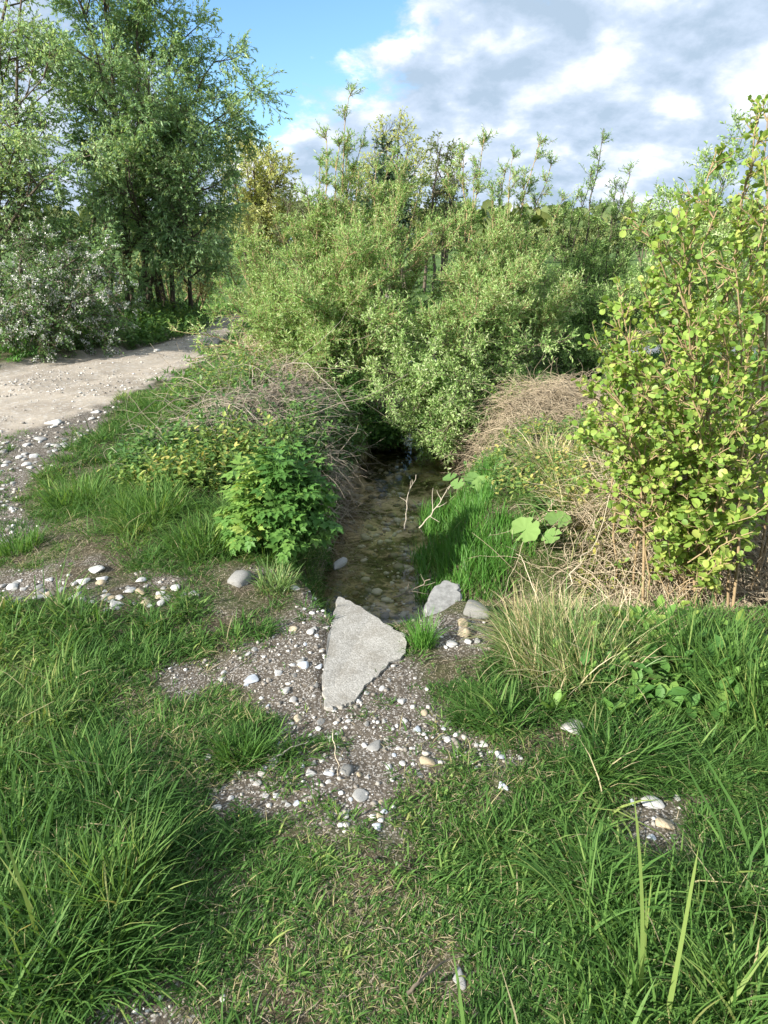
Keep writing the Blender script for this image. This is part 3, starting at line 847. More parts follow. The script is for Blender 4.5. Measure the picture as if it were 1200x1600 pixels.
def m_dirt(x, y):
    l, p, d, s = zones(x, y); r = fbm(x * 5, y * 5, 3, 91)
    px, py = to_plan(x, y)
    slab = inpoly(px, py, SLAB_IN)
    up = np.exp(-(((px - 500) / 90) ** 2 + ((py - 1070) / 70) ** 2))
    return d & (np.random.default_rng(1).random(len(x)) < .25 + sstep(.4, .6, r) * .5 + up * .6) & ~slab & (height(x, y) > -.2)
gravel('gravel', 16000, (-2.3, 1.2), (1.0, 4.2), m_dirt, (.0025, .013), 'fine pale gravel spread over the bare earth', 8)
def m_path(x, y):
    l, p, d, s = zones(x, y)
    q = np.random.default_rng(2).random(len(x))
    return p & (q < np.where(l, .6, 1.1) * sstep(.42, .62, fbm(x * 2.2, y * 1.1, 4, 93)) + .05)
gravel('path_gravel', 22000, (-7, -1.2), (3.2, 15), m_path, (.006, .022), 'loose stones on the dirt path and its shoulder', 9)
def m_bed(x, y):
    d, hw, _ = pline(x, y, STREAM); return (d < hw + .1) & (fbm(x * 3, y * 3, 3, 44) > .45)
gravel('stream_gravel', 2600, (-.6, 1.0), (3.2, 8), m_bed, (.008, .045), 'stones on the stream bed', 10)

# ------------------------------------------------------------------ grass
ZONE_H = [  # plan polygon, height, density
    ([(0, 1160), (150, 1190), (230, 1300), (230, 1480), (200, 1580), (0, 1600), (-400, 1600), (-400, 1100)], .095, 1.0),
    ([(-200, 930), (160, 960), (190, 1100), (0, 1200), (-200, 1200)], .075, 1.1),
    ([(150, 960), (430, 940), (430, 1000), (200, 1050)], .07, 1.0),
    ([(920, 1300), (1100, 1320), (1400, 1430), (1400, 1700), (850, 1700)], .095, 1.0),
    ([(640, 1010), (1300, 960), (1300, 1240), (840, 1220), (720, 1160)], .075, 1.1),
    ([(300, 1180), (560, 1270), (700, 1180), (860, 1180), (880, 1230), (720, 1290), (560, 1370), (300, 1330)], .030, .8),
    ([(60, 690), (320, 600), (520, 720), (520, 900), (360, 890), (200, 890), (60, 780)], .10, 1.0),
]
def grass_field(name, n_tuft, xr, yr, per, label, seed, hmul=1.0, wid=(.0030, .0052), mat=None, shift=0.0, limit=None, flat_in_lane=True):
    r = np.random.default_rng(seed)
    x = r.uniform(*xr, n_tuft); y = r.uniform(*yr, n_tuft)
    px, py = to_plan(x, y)
    vis = (px > -180) & (px < 1380) & (py < 1800)
    x, y, px, py = x[vis], y[vis], px[vis], py[vis]
    lane, path, dirt, sp = zones(x, y)
    H = np.full(len(x), .048); D = np.full(len(x), 1.0)
    for poly, h, d in ZONE_H:
        k = inpoly(px, py, poly); H[k] = h; D[k] = d
    H[sp] = .032; D[sp] *= .85
    D = D * (np.where(y < 2.3, .32, .2) + 1.1 * sstep(.36, .58, fbm(x * 4.2, y * 4.2, 3, 31)))
    D[dirt] = np.where(fbm(x[dirt] * 6, y[dirt] * 6, 3, 92) > .64, .20, .02); H[dirt] = .04
    D[path] = .22; H[path] = .05
    D[lane] = 0
    slab = inpoly(px, py, SLAB_PX); D[slab] = 0
    for (sx, sy, sw, sh_, _c, _l) in NAMED + [(374, 908, 44, 28, 0, 0), (395, 1062, 28, 17, 0, 0), (690, 950, 62, 80, 0, 0), (741, 962, 40, 50, 0, 0), (725, 1000, 50, 30, 0, 0), (1030, 1275, 90, 70, 0, 0)]:
        if sw < 12: continue
        q = ((px - sx) / (sw * .62 + 5)) ** 2 + ((py - sy - sh_ * .5) / (sh_ * .9 + 9)) ** 2
        D[q < 1] *= .06; H[q < 3] *= .6
    z = height(x, y); D[z < -.36] = 0
    if limit is not None: D = D * limit(x, y)
    k = r.random(len(x)) < D
    x, y, H, z, sp = x[k], y[k], H[k], z[k], sp[k]
    H = H * np.exp(r.normal(size=len(x)) * .36) * (.20 + .95 * fbm(x * 2.6, y * 2.6, 3, 71)) * hmul
    nT = len(x)
    cnt = r.integers(int(per * .6), int(per * 1.4), nT)
    idx = np.repeat(np.arange(nT), cnt); K = len(idx)
    rad = (.016 + .40 * H)[idx] * np.sqrt(r.random(K)); az = r.uniform(0, 2 * math.pi, K)
    bx = x[idx] + rad * np.cos(az); by = y[idx] + rad * np.sin(az)
    base = np.stack([bx, by, height(bx, by) - .004], 1)
    comb = (fbm(x * .9, y * .9, 2, 81) * 12)[idx]
    lean = np.where(r.random(K) < .25, comb, az + r.normal(size=K) * .6)
    amount = np.clip(.2 + r.random(K) * 1.0 + rad / (H[idx] + .01) * .9, 0, 1.7)
    h = H[idx] * r.uniform(.55, 1.35, K)
    w = U(wid[0], wid[1], K) * (.80 + 2.6 * np.minimum(H[idx], .2))
    tt = .31 + shift + .34 * (fbm(x * 1.3, y * 1.3, 3, 33) - .5) * 2 + r.normal(size=nT) * .11
    tint = tt[idx] + r.normal(size=K) * .09
    tint = np.clip(tint, 0, .78)
    dead = r.random(K) < np.where(sp[idx], .30, .09)
    tint = np.where(dead, r.uniform(.76, .97, K), tint)
    lean = np.where(dead, r.uniform(0, 6.28, K), lean); amount = np.where(dead, r.uniform(.8, 2.0, K), amount); h = np.where(dead, h * 1.25, h); w = np.where(dead, w * .6, w)
    acc = Acc(); blades(acc, base, h, w, lean, amount, tint)
    print(name, K)
    return tag(link(name, acc.mesh(name, mat or M_GRASS, True)), label, None, None, 'stuff')
grass_field('foreground_grass', 27000, (-1.9, 1.9), (.75, 2.3), 24, 'short tufted green grass in the foreground', 21)
grass_field('broad_grass', 2600, (-1.9, 1.9), (.75, 2.9), 15, 'broader pale blades standing above the short turf', 27, 1.7, (.0050, .0075), shift=.13)
grass_field('bank_grass', 17000, (-3.0, 3.0), (2.3, 4.4), 20, 'tufted grass between the stony band and the stream', 22, 1.1, (.003, .005))
grass_field('bank_grass', 16000, (-3.6, 3.4), (4.2, 8.0), 15, 'rough grass on the banks of the stream', 23, 1.15, (.005, .008))
grass_field('verge_grass', 9000, (-9, 6), (8.0, 19), 12, 'lush green grass along the far verge of the path', 24, 3.4, (.010, .018), M_WET)
grass_field('meadow_grass', 9000, (-14, 30), (16, 48), 7, 'green meadow grass beyond the bushes', 25, 4.0, (.03, .05))

def thatch(n, xr, yr, label, seed, L=(.012, .045)):
    r = np.random.default_rng(seed)
    x = r.uniform(*xr, n); y = r.uniform(*yr, n)
    lane, path, dirt, sp = zones(x, y)
    px, py = to_plan(x, y)
    k = (r.random(n) < np.where(dirt, .10, np.where(sp, 1, .55))) & ~path & ~inpoly(px, py, SLAB_PX) & (height(x, y) > -.3)
    x, y = x[k], y[k]; n = len(x)
    base = np.stack([x, y, height(x, y) + r.uniform(.001, .008, n)], 1)
    acc = Acc(); blades(acc, base, r.uniform(*L, n), r.uniform(.0010, .0022, n), r.uniform(0, 6.28, n), r.uniform(2.6, 3.4, n), r.uniform(.0, .6, n), .15)
    tag(link('thatch', acc.mesh('thatch', M_DRY, True)), label, None, None, 'stuff')
thatch(16000, (-1.9, 1.9), (.75, 2.6), 'dead grass litter lying between the foreground tufts', 61)
thatch(12000, (-3, 3), (2.6, 5), 'dead grass litter lying on the banks', 62, (.03, .09))

def tussock(name, px, py, label, r0, h, n, mat, tint, amount=(.3, 1.3), w=(.003, .006), z=None, segs=5, group=None, lean=None, cat='grass tussock'):
    p = at_z(px, py, 0 if z is None else z)
    p[2] = float(height(p[0], p[1])); q = at_z(px, py, p[2]); q[2] = float(height(q[0], q[1]))
    if np.linalg.norm(q - p) < 1.5: p = q
    root = empty(name, p, label, cat, group)
    az = U(0, 2 * math.pi, n); rad = r0 * np.sqrt(RNG.random(n))
    bx = p[0] + rad * np.cos(az); by = p[1] + rad * np.sin(az)
    base = np.stack([bx, by, height(bx, by) - .01], 1)
    az = az + RNG.normal(size=n) * 1.0
    if lean is not None:
        k = RNG.random(n) < .55; az = np.where(k, lean + RNG.normal(size=n) * .5, az)
    acc = Acc()
    blades(acc, base, h * U(.25, 1.3, n) * (.5 + fbm(bx * 14, by * 14, 2, 19)), U(w[0], w[1], n), az, U(amount[0], amount[1], n) * (.5 + rad / r0 * .7), np.clip(RNG.normal(size=n) * tint[1] + tint[0], 0, 1), 1.0, segs)
    part('blades', acc, mat, root, True)
    return root
tussock('sedge_tussock', 890, 1040, 'large pale tussock of green and straw blades at the ditch edge', .24, .26, 2200, M_SEDGE, (.50, .24), (.2, 1.5), lean=2.4)
tussock('sedge_tussock', 850, 1000, 'straw tipped tussock left behind the large pale tussock', .16, .24, 700, M_SEDGE, (.62, .22), (.3, 1.3))
tussock('sedge_tussock', 975, 1000, 'grey dry tussock right behind the large pale tussock', .2, .20, 700, M_SEDGE, (.72, .18), (.6, 1.5))
tussock('grass_tussock', 1110, 1050, 'tall arching green grass clump below the round leaved bush', .2, .24, 900, M_GRASS, (.42, .13), (.3, 1.2), (.004, .008))
tussock('grass_tussock', 1195, 1120, 'tall green grass clump at the right edge above the short turf', .2, .22, 800, M_GRASS, (.48, .13), (.3, 1.2), (.004, .008))
tussock('grass_tussock', 95, 1480, 'big bright green tuft of long blades in the bottom left corner', .22, .17, 900, M_GRASS, (.45, .12), (.4, 1.4), (.004, .007))
tussock('grass_tussock', 190, 1400, 'tuft with upright yellow tips behind the bottom left tuft', .09, .18, 380, M_GRASS, (.52, .12), (.2, 1.1), (.004, .007))
tussock('grass_tussock', 20, 1300, 'deep green tuft at the left edge above the bottom left tuft', .13, .15, 450, M_GRASS, (.30, .1), (.3, 1.2), (.004, .007))
tussock('grass_tussock', 1050, 1540, 'tuft with the longest broad blades in the bottom right', .24, .17, 700, M_GRASS, (.45, .12), (.2, 1.2), (.004, .008))
tussock('grass_tussock', 1180, 1590, 'tuft of pale drooping blades in the bottom right corner', .10, .18, 300, M_GRASS, (.55, .12), (.3, 1.4), (.005, .009))
tussock('grass_tussock', 660, 1008, 'small fresh green tuft between slab and grey boulder', .05, .15, 220, M_WET, (.6, .2), (.1, .8), (.003, .005))
tussock('grass_tussock', 380, 1180, 'dark green tuft on the left rim of the bare patch', .08, .11, 420, M_GRASS, (.32, .1), (.3, 1.2), (.003, .006))
tussock('grass_tussock', 430, 915, 'pale green tuft over the flat grey stone', .09, .11, 420, M_SEDGE, (.35, .15), (.3, 1.2), (.003, .006))
tussock('grass_tussock', 500, 905, 'wispy pale tuft hanging over the bank corner', .07, .11, 320, M_SEDGE, (.38, .15), (.3, 1.3), (.003, .006))
tussock('sedge_tussock', 925, 800, 'mixed green and straw sedge tussock between round leaves and bush', .26, .27, 1600, M_SEDGE, (.62, .24), (.5, 1.7), (.004, .008))
tussock('sedge_tussock', 865, 735, 'straw coloured sedge tussock above the round leaves', .24, .26, 1300, M_SEDGE, (.75, .18), (.6, 1.8), (.004, .008))
tussock('sedge_tussock', 960, 870, 'grey brown drooping sedge tussock above the ditch', .2, .27, 1200, M_DRY, (.55, .2), (.7, 1.6), (.003, .006))
tussock('grass_tussock', 120, 780, 'pale long bladed tuft nearest the path shoulder', .2, .17, 700, M_GRASS, (.45, .12), (.3, 1.3), (.005, .009))
tussock('grass_tussock', 235, 800, 'pale bowed tuft in the middle of the left bank', .22, .18, 800, M_GRASS, (.45, .12), (.3, 1.3), (.005, .009))
tussock('grass_tussock', 320, 850, 'pale tuft in front of the leafy green herb', .2, .16, 700, M_GRASS, (.42, .12), (.3, 1.3), (.005, .009))
tussock('grass_tussock', 30, 860, 'tuft standing alone in gravel at the left edge', .12, .12, 350, M_GRASS, (.35, .1), (.2, 1.0), (.004, .007))

# the longest broad blades at the bottom right and left
def broad_blades():
    for (px, py, hh, az, am, lb) in [(1000, 1560, .50, 1.9, .25, 'longest straight pale blade in the bottom right, leaning left'),
                                      (1040, 1600, .46, 1.2, .12, 'long upright pale blade in the bottom right, leaning right'),
                                      (1120, 1610, .40, .5, .9, 'long pale blade bowed over at the right edge'),
                                      (70, 1500, .36, 2.3, .6, 'long yellowish blade rising from the bottom left tuft')]:
        p = at_z(px, py, 0); p[2] = float(height(p[0], p[1]))
        a = Acc(); blades(a, p[None], np.array([hh]), np.array([.011]), np.array([az]), np.array([am]), np.array([.68]), 1.0, 7)
        a.v = [v - p.astype(np.float32) for v in a.v]
        o = link('tall_grass', a.mesh('tall_grass', M_GRASS, True)); o.location = tuple(p); tag(o, lb, 'grass blade')
broad_blades()

# grass in the wet hollow right of the water
def wet_patch():
    n = 9000
    x = U(.12, 1.15, n); y = U(3.7, 5.35, n)
    d, hw, sd = pline(x, y, STREAM); z = height(x, y)
    cx = .56 + .06 * (y - 4.5)
    k = (d > hw + .16 * (fbm(x * 5, y * 5, 2, 13) - .35)) & (sd > 0) & (np.abs(x - cx) < .36 + .1 * np.sin(y * 5)) & (z < -.05) & (fbm(x * 6, y * 6, 2, 12) > .36)
    x, y, z = x[k], y[k], np.maximum(z[k], -.47); n = len(x)
    acc = Acc(); blades(acc, np.stack([x, y, z], 1), U(.07, .19, n), U(.004, .008, n), U(0, 6.28, n), U(.1, .75, n), np.clip(RNG.normal(size=n) * .2 + .5, 0, 1), 1, 4)
    print('wet', n)
    tag(link('wet_grass', acc.mesh('wet_grass', M_WET, True)), 'bright green grass growing in the wet hollow by the water', None, None, 'stuff')
wet_patch()

# ------------------------------------------------------------------ dry stems
def dry_mass(name, cxy, rxy, n, hgt, L, label, mat, tint=(.2, .9), r=.0022, seed=0, arch=.5, zoff=0):
    """a heap of fine bowed dead stems lying over each other"""
    x = cxy[0] + RNG.normal(size=n) * rxy[0] * .6; y = cxy[1] + RNG.normal(size=n) * rxy[1] * .6
    e = np.exp(-(((x - cxy[0]) / rxy[0]) ** 2 + ((y - cxy[1]) / rxy[1]) ** 2) * .8) * (.25 + 1.5 * fbm(x * 3.5, y * 3.5, 3, 66))
    z = height(x, y) + hgt * e * np.sqrt(RNG.random(n)) + .01 + zoff
    az = U(0, 2 * math.pi, n); D = np.stack([np.cos(az), np.sin(az), U(-.1, .7, n)], 1)
    ln = U(L[0], L[1], n); m = 8
    C = np.zeros((n, m, 3)); C[:, 0] = np.stack([x, y, z], 1); D = unit(D)
    for k in range(1, m):
        D = unit(D + RNG.normal(size=(n, 3)) * .24 + np.array([0, 0, -arch * .33]))
        C[:, k] = C[:, k - 1] + D * (ln / (m - 1))[:, None]
    gz = height(C[..., 0], C[..., 1]); C[..., 2] = np.maximum(C[..., 2], np.maximum(gz, -.44) + .006)
    R = np.repeat((U(.5, 1.3, n) * r)[:, None], m, 1) * np.linspace(1, .4, m)[None]
    acc = Acc(); tubes(acc, C, R, 3, U(tint[0], tint[1], n))
    return tag(link(name, acc.mesh(name, mat, True)), label, None, None, 'stuff')
g = at_z(835, 640, .25)
dry_mass('dry_grass', (1.55, 6.4), (.6, .75), 2600, .20, (.15, .5), 'heap of bowed brown dead grass beyond the round leaves', M_DRY, (.1, .75), .0024)
dry_mass('dry_grass', (.95, 6.7), (.35, .5), 900, .14, (.15, .4), 'brown dead grass under the overhanging willow', M_DRY, (.2, .8), .0024)
dry_mass('dead_stems', (-.9, 6.2), (.5, 1.1), 1700, .20, (.15, .5), 'tangle of dead stems over the left bank', M_TWIG, (.1, .9), .0028, 0, .35)
dry_mass('dead_stems', (-1.2, 7.7), (.6, .9), 1500, .24, (.2, .6), 'dead stems and straw on the far part of the left bank', M_DRY, (.2, 1), .0030, 0, .5)
dry_mass('dead_stems', (-1.2, 5.5), (.5, .6), 900, .22, (.25, .6), 'loose straw over the near part of the left bank', M_TWIG, (.3, 1), .0022, 0, .5)
dry_mass('dead_stems', (-.42, 5.2), (.14, .5), 700, .10, (.15, .45), 'grey dead stems hanging at the water edge of the left bank', M_TWIG, (.1, .7), .0024)
dry_mass('dead_stems', (-.30, 4.3), (.09, .3), 350, .08, (.1, .3), 'grey matted stems between the leafy herb and the water', M_TWIG, (.2, .8), .0020)
dry_mass('dead_stems', (-1.1, 9.4), (.6, .7), 1700, .6, (.3, .8), 'reddish dead bramble stems beside the lane', M_DRY, (.2, .8), .0045, 0, .35)
dry_mass('dry_stalks', (1.65, 3.85), (.45, .22), 2300, .34, (.2, .55), 'tan dead stalks around the foot of the round leaved bush', M_DRY, (.4, 1.0), .0026, 0, .3)
dry_mass('dry_stalks', (2.2, 4.0), (.5, .35), 2000, .36, (.25, .7), 'tan dead stalks behind the foot of the round leaved bush', M_DRY, (.3, .9), .0026, 0, .3)

dry_mass('bramble_stems', (-1.0, 7.0), (.5, 1.2), 70, .25, (.7, 1.4), 'long arching dead bramble stems across the left bank', M_TWIG, (.4, 1), .005, 0, .35)
dry_mass('bramble_stems', (-.7, 8.6), (.5, .6), 60, .4, (.6, 1.2), 'long reddish bramble stems below the willow', M_DRY, (.1, .6), .006, 0, .3)
# ------------------------------------------------------------------ herbs
def herb_carpet(name, n, samp, label, mat, hgt=(.08, .25), leaf=(.025, .05), per=9, kind='oval', tint=(.1, .8), r=.0014):
    x, y = samp(n); n = len(x); z = height(x, y)
    k = (z > -.40) if 'closing' not in label else np.ones(n, bool); z = np.maximum(z, -.40); x, y, z = x[k], y[k], z[k]; n = len(x)
    D = unit(np.stack([RNG.normal(size=n) * .35, RNG.normal(size=n) * .35, np.ones(n)], 1)); m = 5
    L = U(hgt[0], hgt[1], n); C = np.zeros((n, m, 3)); C[:, 0] = np.stack([x, y, z], 1)
    for q in range(1, m):
        D = unit(D + RNG.normal(size=(n, 3)) * .12); C[:, q] = C[:, q - 1] + D * (L / (m - 1))[:, None]
    acc = Acc()
    tubes(acc, C, np.repeat(np.full((n, 1), r), m, 1), 3, .45)
    bt = (fbm(x * 1.8, y * 1.8, 3, 55) - .5) * .8
    leaves_on(acc, C, per, kind, leaf, (.15, 1), (45, 90), tint, 1.0, .75, 0.05, 0, bt)
    return tag(link(name, acc.mesh(name, mat)), label, None, None, 'stuff')
def s_over(cx, cy, rx, ry):
    def f(n):
        a = U(0, 6.283, n); r = np.sqrt(RNG.random(n)); return cx + rx * r * np.cos(a), cy + ry * r * np.sin(a)
    return f
def s_ell(cx, cy, rx, ry, cut=1.0):
    def f(n):
        a = U(0, 6.283, n); r = np.sqrt(RNG.random(n)) * cut; x = cx + rx * r * np.cos(a); y = cy + ry * r * np.sin(a)
        d, hw, sd = pline(x, y, STREAM); k = d > hw - .05
        return x[k], y[k]
    return f
def s_patch(cx, cy, rx, ry):
    f0 = s_ell(cx, cy, rx, ry)
    def f(n):
        x, y = f0(n); k = fbm(x * 2.6, y * 2.6, 3, 151) > .47; return x[k], y[k]
    return f
herb_carpet('bank_herbs', 2600, s_patch(-1.0, 6.8, .95, 2.1), 'low leafy herbs mixed with dead stems on the left bank', M_HERB, (.16, .42), (.025, .055), 10)
herb_carpet('bank_herbs', 420, s_over(-.08, 7.35, .32, .45), 'leafy herbs closing over the far end of the open water', M_HERB, (.15, .38), (.025, .05), 12, 'oval', (.1, .7))
herb_carpet('bank_herbs', 260, s_over(.62, 7.2, .25, .4), 'leafy herbs leaning over the far right water edge', M_HERB, (.15, .36), (.025, .05), 12, 'oval', (.1, .8))
herb_carpet('bank_herbs', 900, s_ell(-.45, 6.6, .35, 1.9), 'dark small leaved herbs hanging over the left water edge', M_HERB, (.08, .22), (.02, .04), 12, 'oval', (.0, .5))
herb_carpet('bank_herbs', 900, s_ell(-1.25, 4.9, .6, .7), 'yellowish herbs above the leafy green clump', M_HERB, (.10, .26), (.03, .055), 9, 'oval', (.15, .8))
herb_carpet('bank_herbs', 500, s_ell(1.2, 5.0, .55, .9), 'green herbs between the sedge tussocks', M_HERB, (.08, .2), (.02, .045), 9, 'oval', (.2, .9))
herb_carpet('bank_herbs', 700, s_ell(1.75, 3.75, .6, .3), 'fresh green herbs at the foot of the round leaved bush', M_HERB, (.06, .22), (.015, .03), 12, 'oval', (.4, 1.0))
herb_carpet('bank_herbs', 420, s_ell(1.65, 4.15, .6, .5), 'green herbs growing up through the dead stalks', M_HERB, (.18, .42), (.02, .04), 12, 'oval', (.3, 1.0))
herb_carpet('turf_herbs', 260, s_ell(1.15, 2.45, .45, .35), 'broad leaved herbs among grass at the right', M_LOBED, (.05, .14), (.04, .08), 6, 'oval', (.2, .9))
herb_carpet('bank_herbs', 1500, s_ell(.9, 7.6, .9, 1.2), 'small green herbs under the willow on the right bank', M_HERB, (.1, .35), (.025, .045), 10, 'oval', (.1, .8))
herb_carpet('verge_herbs', 2500, s_ell(-5.0, 13.6, 1.6, 2.8), 'lush herbs along the far verge', M_HERB, (.1, .4), (.04, .08), 9, 'oval', (.1, .7))

def s_rect(x0, x1, y0, y1):
    def f(n):
        x = U(x0, x1, n); y = U(y0, y1, n); l, p, d, q = zones(x, y)
        k = ~p & (~d | (RNG.random(n) < .1)) & (fbm(x * 3, y * 3, 3, 140) > .52); return x[k], y[k]
    return f
herb_carpet('turf_herbs', 2000, s_rect(-1.5, 1.5, .8, 2.6), 'tiny leaved weeds growing low among the foreground grass', M_HERB, (.012, .035), (.006, .013), 6, 'oval', (.1, .8), .0008)
# the leafy clump left of the water
def leafy_clump():
    c = at_z(432, 880, 0); root = empty('leafy_herb', (c[0], c[1] + .18, 0), 'bushy bright green herb with cut leaves on the left bank', 'herb')
    bx, by = c[0], c[1] + .2
    n = 150
    az = U(0, 6.283, n); rr = np.sqrt(RNG.random(n)); dome = np.sqrt(np.maximum(0, 1 - rr ** 2 * .95))
    tip = np.stack([bx + .30 * rr * np.cos(az), by + .28 * rr * np.sin(az), .05 + .52 * dome * U(.55, 1.12, n)], 1)
    b0 = np.stack([bx + .10 * rr * np.cos(az), by + .10 * rr * np.sin(az), np.zeros(n)], 1); b0[:, 2] = height(b0[:, 0], b0[:, 1])
    t = np.linspace(0, 1, 7)[None, :, None]
    mid = b0 * .4 + tip * .6; mid[:, 2] = tip[:, 2] * .75
    C = (1 - t) ** 2 * b0[:, None] + 2 * t * (1 - t) * mid[:, None] + t ** 2 * tip[:, None]
    a = Acc(); tubes(a, C, np.repeat(np.linspace(.004, .002, 7)[None], n, 0), 5, .5); part('stems', a, M_LOBED, root)
    a = Acc(); leaves_on(a, C, 7, 'lobed', (.09, .15), (.35, 1.0), (45, 95), (.05, .65), 1.0, .85, .05, 0, np.where(C[:, -1, 0] < bx - .06, .28, 0.) )  # leaves left of centre tinted lighter: the sunlit side painted into the colour
    part('foliage', a, M_LOBED, root)
leafy_clump()

# round leaved plants
def round_leaf(acc, c, size, normal, tint, az):
    n = 28; th = np.linspace(.22, 2 * math.pi - .22, n)
    rr = size * (1 + .06 * np.sin(th * 9) + .05 * np.sin(th * 4 + 1) + RNG.normal(size=n) * .012) * (1 - .18 * np.exp(-((th - math.pi) ** 2) / .3) * 0)
    rings = [.0, .35, .7, 1.0]
    N = unit(np.array(normal, float)[None])[0]; X = unit(np.cross(N, [math.sin(az), math.cos(az), .1])[None])[0]; Y = np.cross(N, X)
    V = [np.array(c)]
    for q in rings[1:]:
        for t_, r_ in zip(th, rr):
            z = size * (.10 * q * q - .02 * math.sin(t_ * 9) * q)
            V.append(np.array(c) + X * math.cos(t_) * r_ * q + Y * math.sin(t_) * r_ * q + N * z)
    T3 = [(0, 1 + i, 2 + i) for i in range(n - 1)]; T4 = []
    for j in range(2):
        for i in range(n - 1):
            if j == 1 and (i * 7 + int(az * 10)) % 13 == 0: continue
            a = 1 + j * n + i; T4.append((a, a + n, a + n + 1, a + 1))
    acc.add(np.array(V), T3=T3, T4=T4, tint=tint)
def butterbur(base_px, leaves, label):
    b = at_z(*base_px, -.3); b[2] = float(height(b[0], b[1]))
    root = empty('round_leaved_plant', b, label, 'plant')
    for (px, py, Y, s, tn) in leaves:
        c = at_y(px, py, Y); a = Acc()
        round_leaf(a, c, s, (RNG.normal() * .25 - .15, -.35 + RNG.normal() * .2, 1), tn, RNG.uniform(0, 6))
        lf = part('leaf', a, M_BUTTER, root, True)
        a = Acc(); P = curve(b, (b + c) / 2 + np.array([0, 0, .05]), c, 7)[None]
        off = np.array(root.location, np.float32)
        tubes(a, P, np.full((1, 7), .0035), 5, .4); part('stalk', a, M_BUTTER, root, True)
butterbur((800, 850), [(821, 828, 3.75, .085, .9), (872, 812, 3.8, .075, .6)], 'plant with two large holed round leaves above the ditch')
butterbur((765, 800), [(756, 757, 4.75, .085, .8), (738, 748, 4.9, .06, .4), (779, 782, 4.6, .065, .5), (773, 770, 4.7, .06, .6), (715, 756, 4.8, .05, .5), (703, 746, 4.9, .055, .3)], 'plant with several small round leaves over the wet grass')

butterbur((800, 830), [(846, 800, 4.1, .06, .7), (806, 800, 4.3, .065, .4), (790, 765, 4.6, .055, .8), (826, 775, 4.4, .05, .5), (862, 838, 3.7, .06, .6)], 'plant with pale round leaves between the holed leaves and the sedge')
# dark leaved rosettes at the ditch
def rosette(px, py, z, n, L, label, mat=M_LOBED, tint=(.1, .5), name='dock_plant', wd=.9):
    p = at_z(px, py, z); p[2] = max(float(height(p[0], p[1])), -.42)
    root = empty(name, p, label, 'plant')
    az = U(0, 6.283, n); el = U(.3, 1.2, n)
    X = np.stack([np.cos(az) * np.cos(el), np.sin(az) * np.cos(el), np.sin(el)], 1)
    a = Acc(); place(a, 'oval', np.repeat(p[None], n, 0) + X * .01, X, np.array([0, 0, 1.]) - X * .5 + RNG.normal(size=(n, 3)) * .2, U(L * .6, L, n), U(tint[0], tint[1], n), wd)
    part('leaves', a, mat, root)
rosette(846, 872, -.3, 22, .13, 'dark leafy dock plant in the ditch below the round leaves', M_LOBED, (0, .4), 'dock_plant', .8)
rosette(950, 1050, 0, 12, .13, 'broad leaved dock in grass right of the pale tussock', M_LOBED, (.4, .9), 'dock_plant', .9)
rosette(960, 1120, 0, 12, .10, 'low broad leaved dock left of the right edge clumps', M_LOBED, (.4, .8), 'dock_plant', .9)
rosette(1030, 1075, 0, 12, .12, 'broad leaved dock under the tall arching grass clump', M_LOBED, (.2, .7), 'dock_plant', .9)
rosette(865, 1110, 0, 10, .09, 'pale green dock below the pale tussock', M_LOBED, (.5, .9), 'dock_plant', .8)

# ------------------------------------------------------------------ dead twigs and stalks as things
def twig(name, pts, r, label, mat=M_TWIG, tint=.8, side=0, cat='twig', sl=(.08, .2)):
    P = np.array(pts, float); m = 12
    t = np.linspace(0, 1, m); s = np.linspace(0, 1, len(P))
    C = np.stack([np.interp(t, s, P[:, i]) for i in range(3)], 1)
    C[1:-1] += RNG.normal(size=(m - 2, 3)) * np.linalg.norm(P[-1] - P[0]) * .012
    root = empty(name, C[0], label, cat); a = Acc()
    tubes(a, C[None], np.linspace(r, r * .4, m)[None], 6, tint); part('stem', a, mat, root, True)
    if side:
        S, _ = grow(C[None], side, (.25, .95), sl, (30, 60), .05, .12, 5)
        for q in range(len(S)):
            b = Acc(); tubes(b, S[q][None], np.linspace(r * .55, r * .25, 5)[None], 4, tint); part('side_twig', b, mat, root, True)
    return root
twig('dead_branch', [at_z(632, 828, -.42), at_z(636, 780, -.30), at_y(650, 742, 5.4)], .006, 'pale forked dead branch standing in the stream', M_TWIG, .75, 3)
twig('dead_branch', [at_z(655, 825, -.42), at_y(680, 795, 4.9), at_y(705, 757, 5.0)], .006, 'pale dead branch leaning over the wet grass', M_TWIG, .85, 6, 'twig', (.1, .26))
twig('dead_branch', [at_z(615, 933, -.41), at_z(640, 925, -.36), at_y(672, 905, 3.75)], .005, 'grey dead twig lying in the water behind the boulders', M_TWIG, .5, 4)
twig('dead_stalk', [at_y(880, 925, 3.0), at_y(925, 850, 3.3), at_y(985, 700, 3.9)], .003, 'long thin pale stalk rising across the ditch to the bush', M_DRY, .9)
twig('dead_stalk', [at_y(850, 960, 2.95), at_y(820, 880, 3.1), at_y(806, 865, 3.2)], .0025, 'thin straw stalk leaning left out of the tussock', M_DRY, .9)
twig('fallen_stick', [at_z(636, 1552, .05), at_z(665, 1525, .06), at_z(705, 1497, .05)], .005, 'dark brown stick lying in the foreground grass', M_BARK, .6, 1, 'stick', (.04, .07))
twig('fallen_stick', [at_z(432, 1182, .03), at_z(455, 1168, .02), at_z(482, 1158, .02)], .0028, 'pale thin stick on bare soil left of the big round pebble', M_TWIG, .9, 1, 'stick', (.03, .05))
twig('fallen_stick', [at_z(520, 1140, .012), at_z(524, 1180, .02), at_z(528, 1212, .02)], .002, 'pale straw pointing at the speckled stone', M_DRY, .9, 0, 'stick')
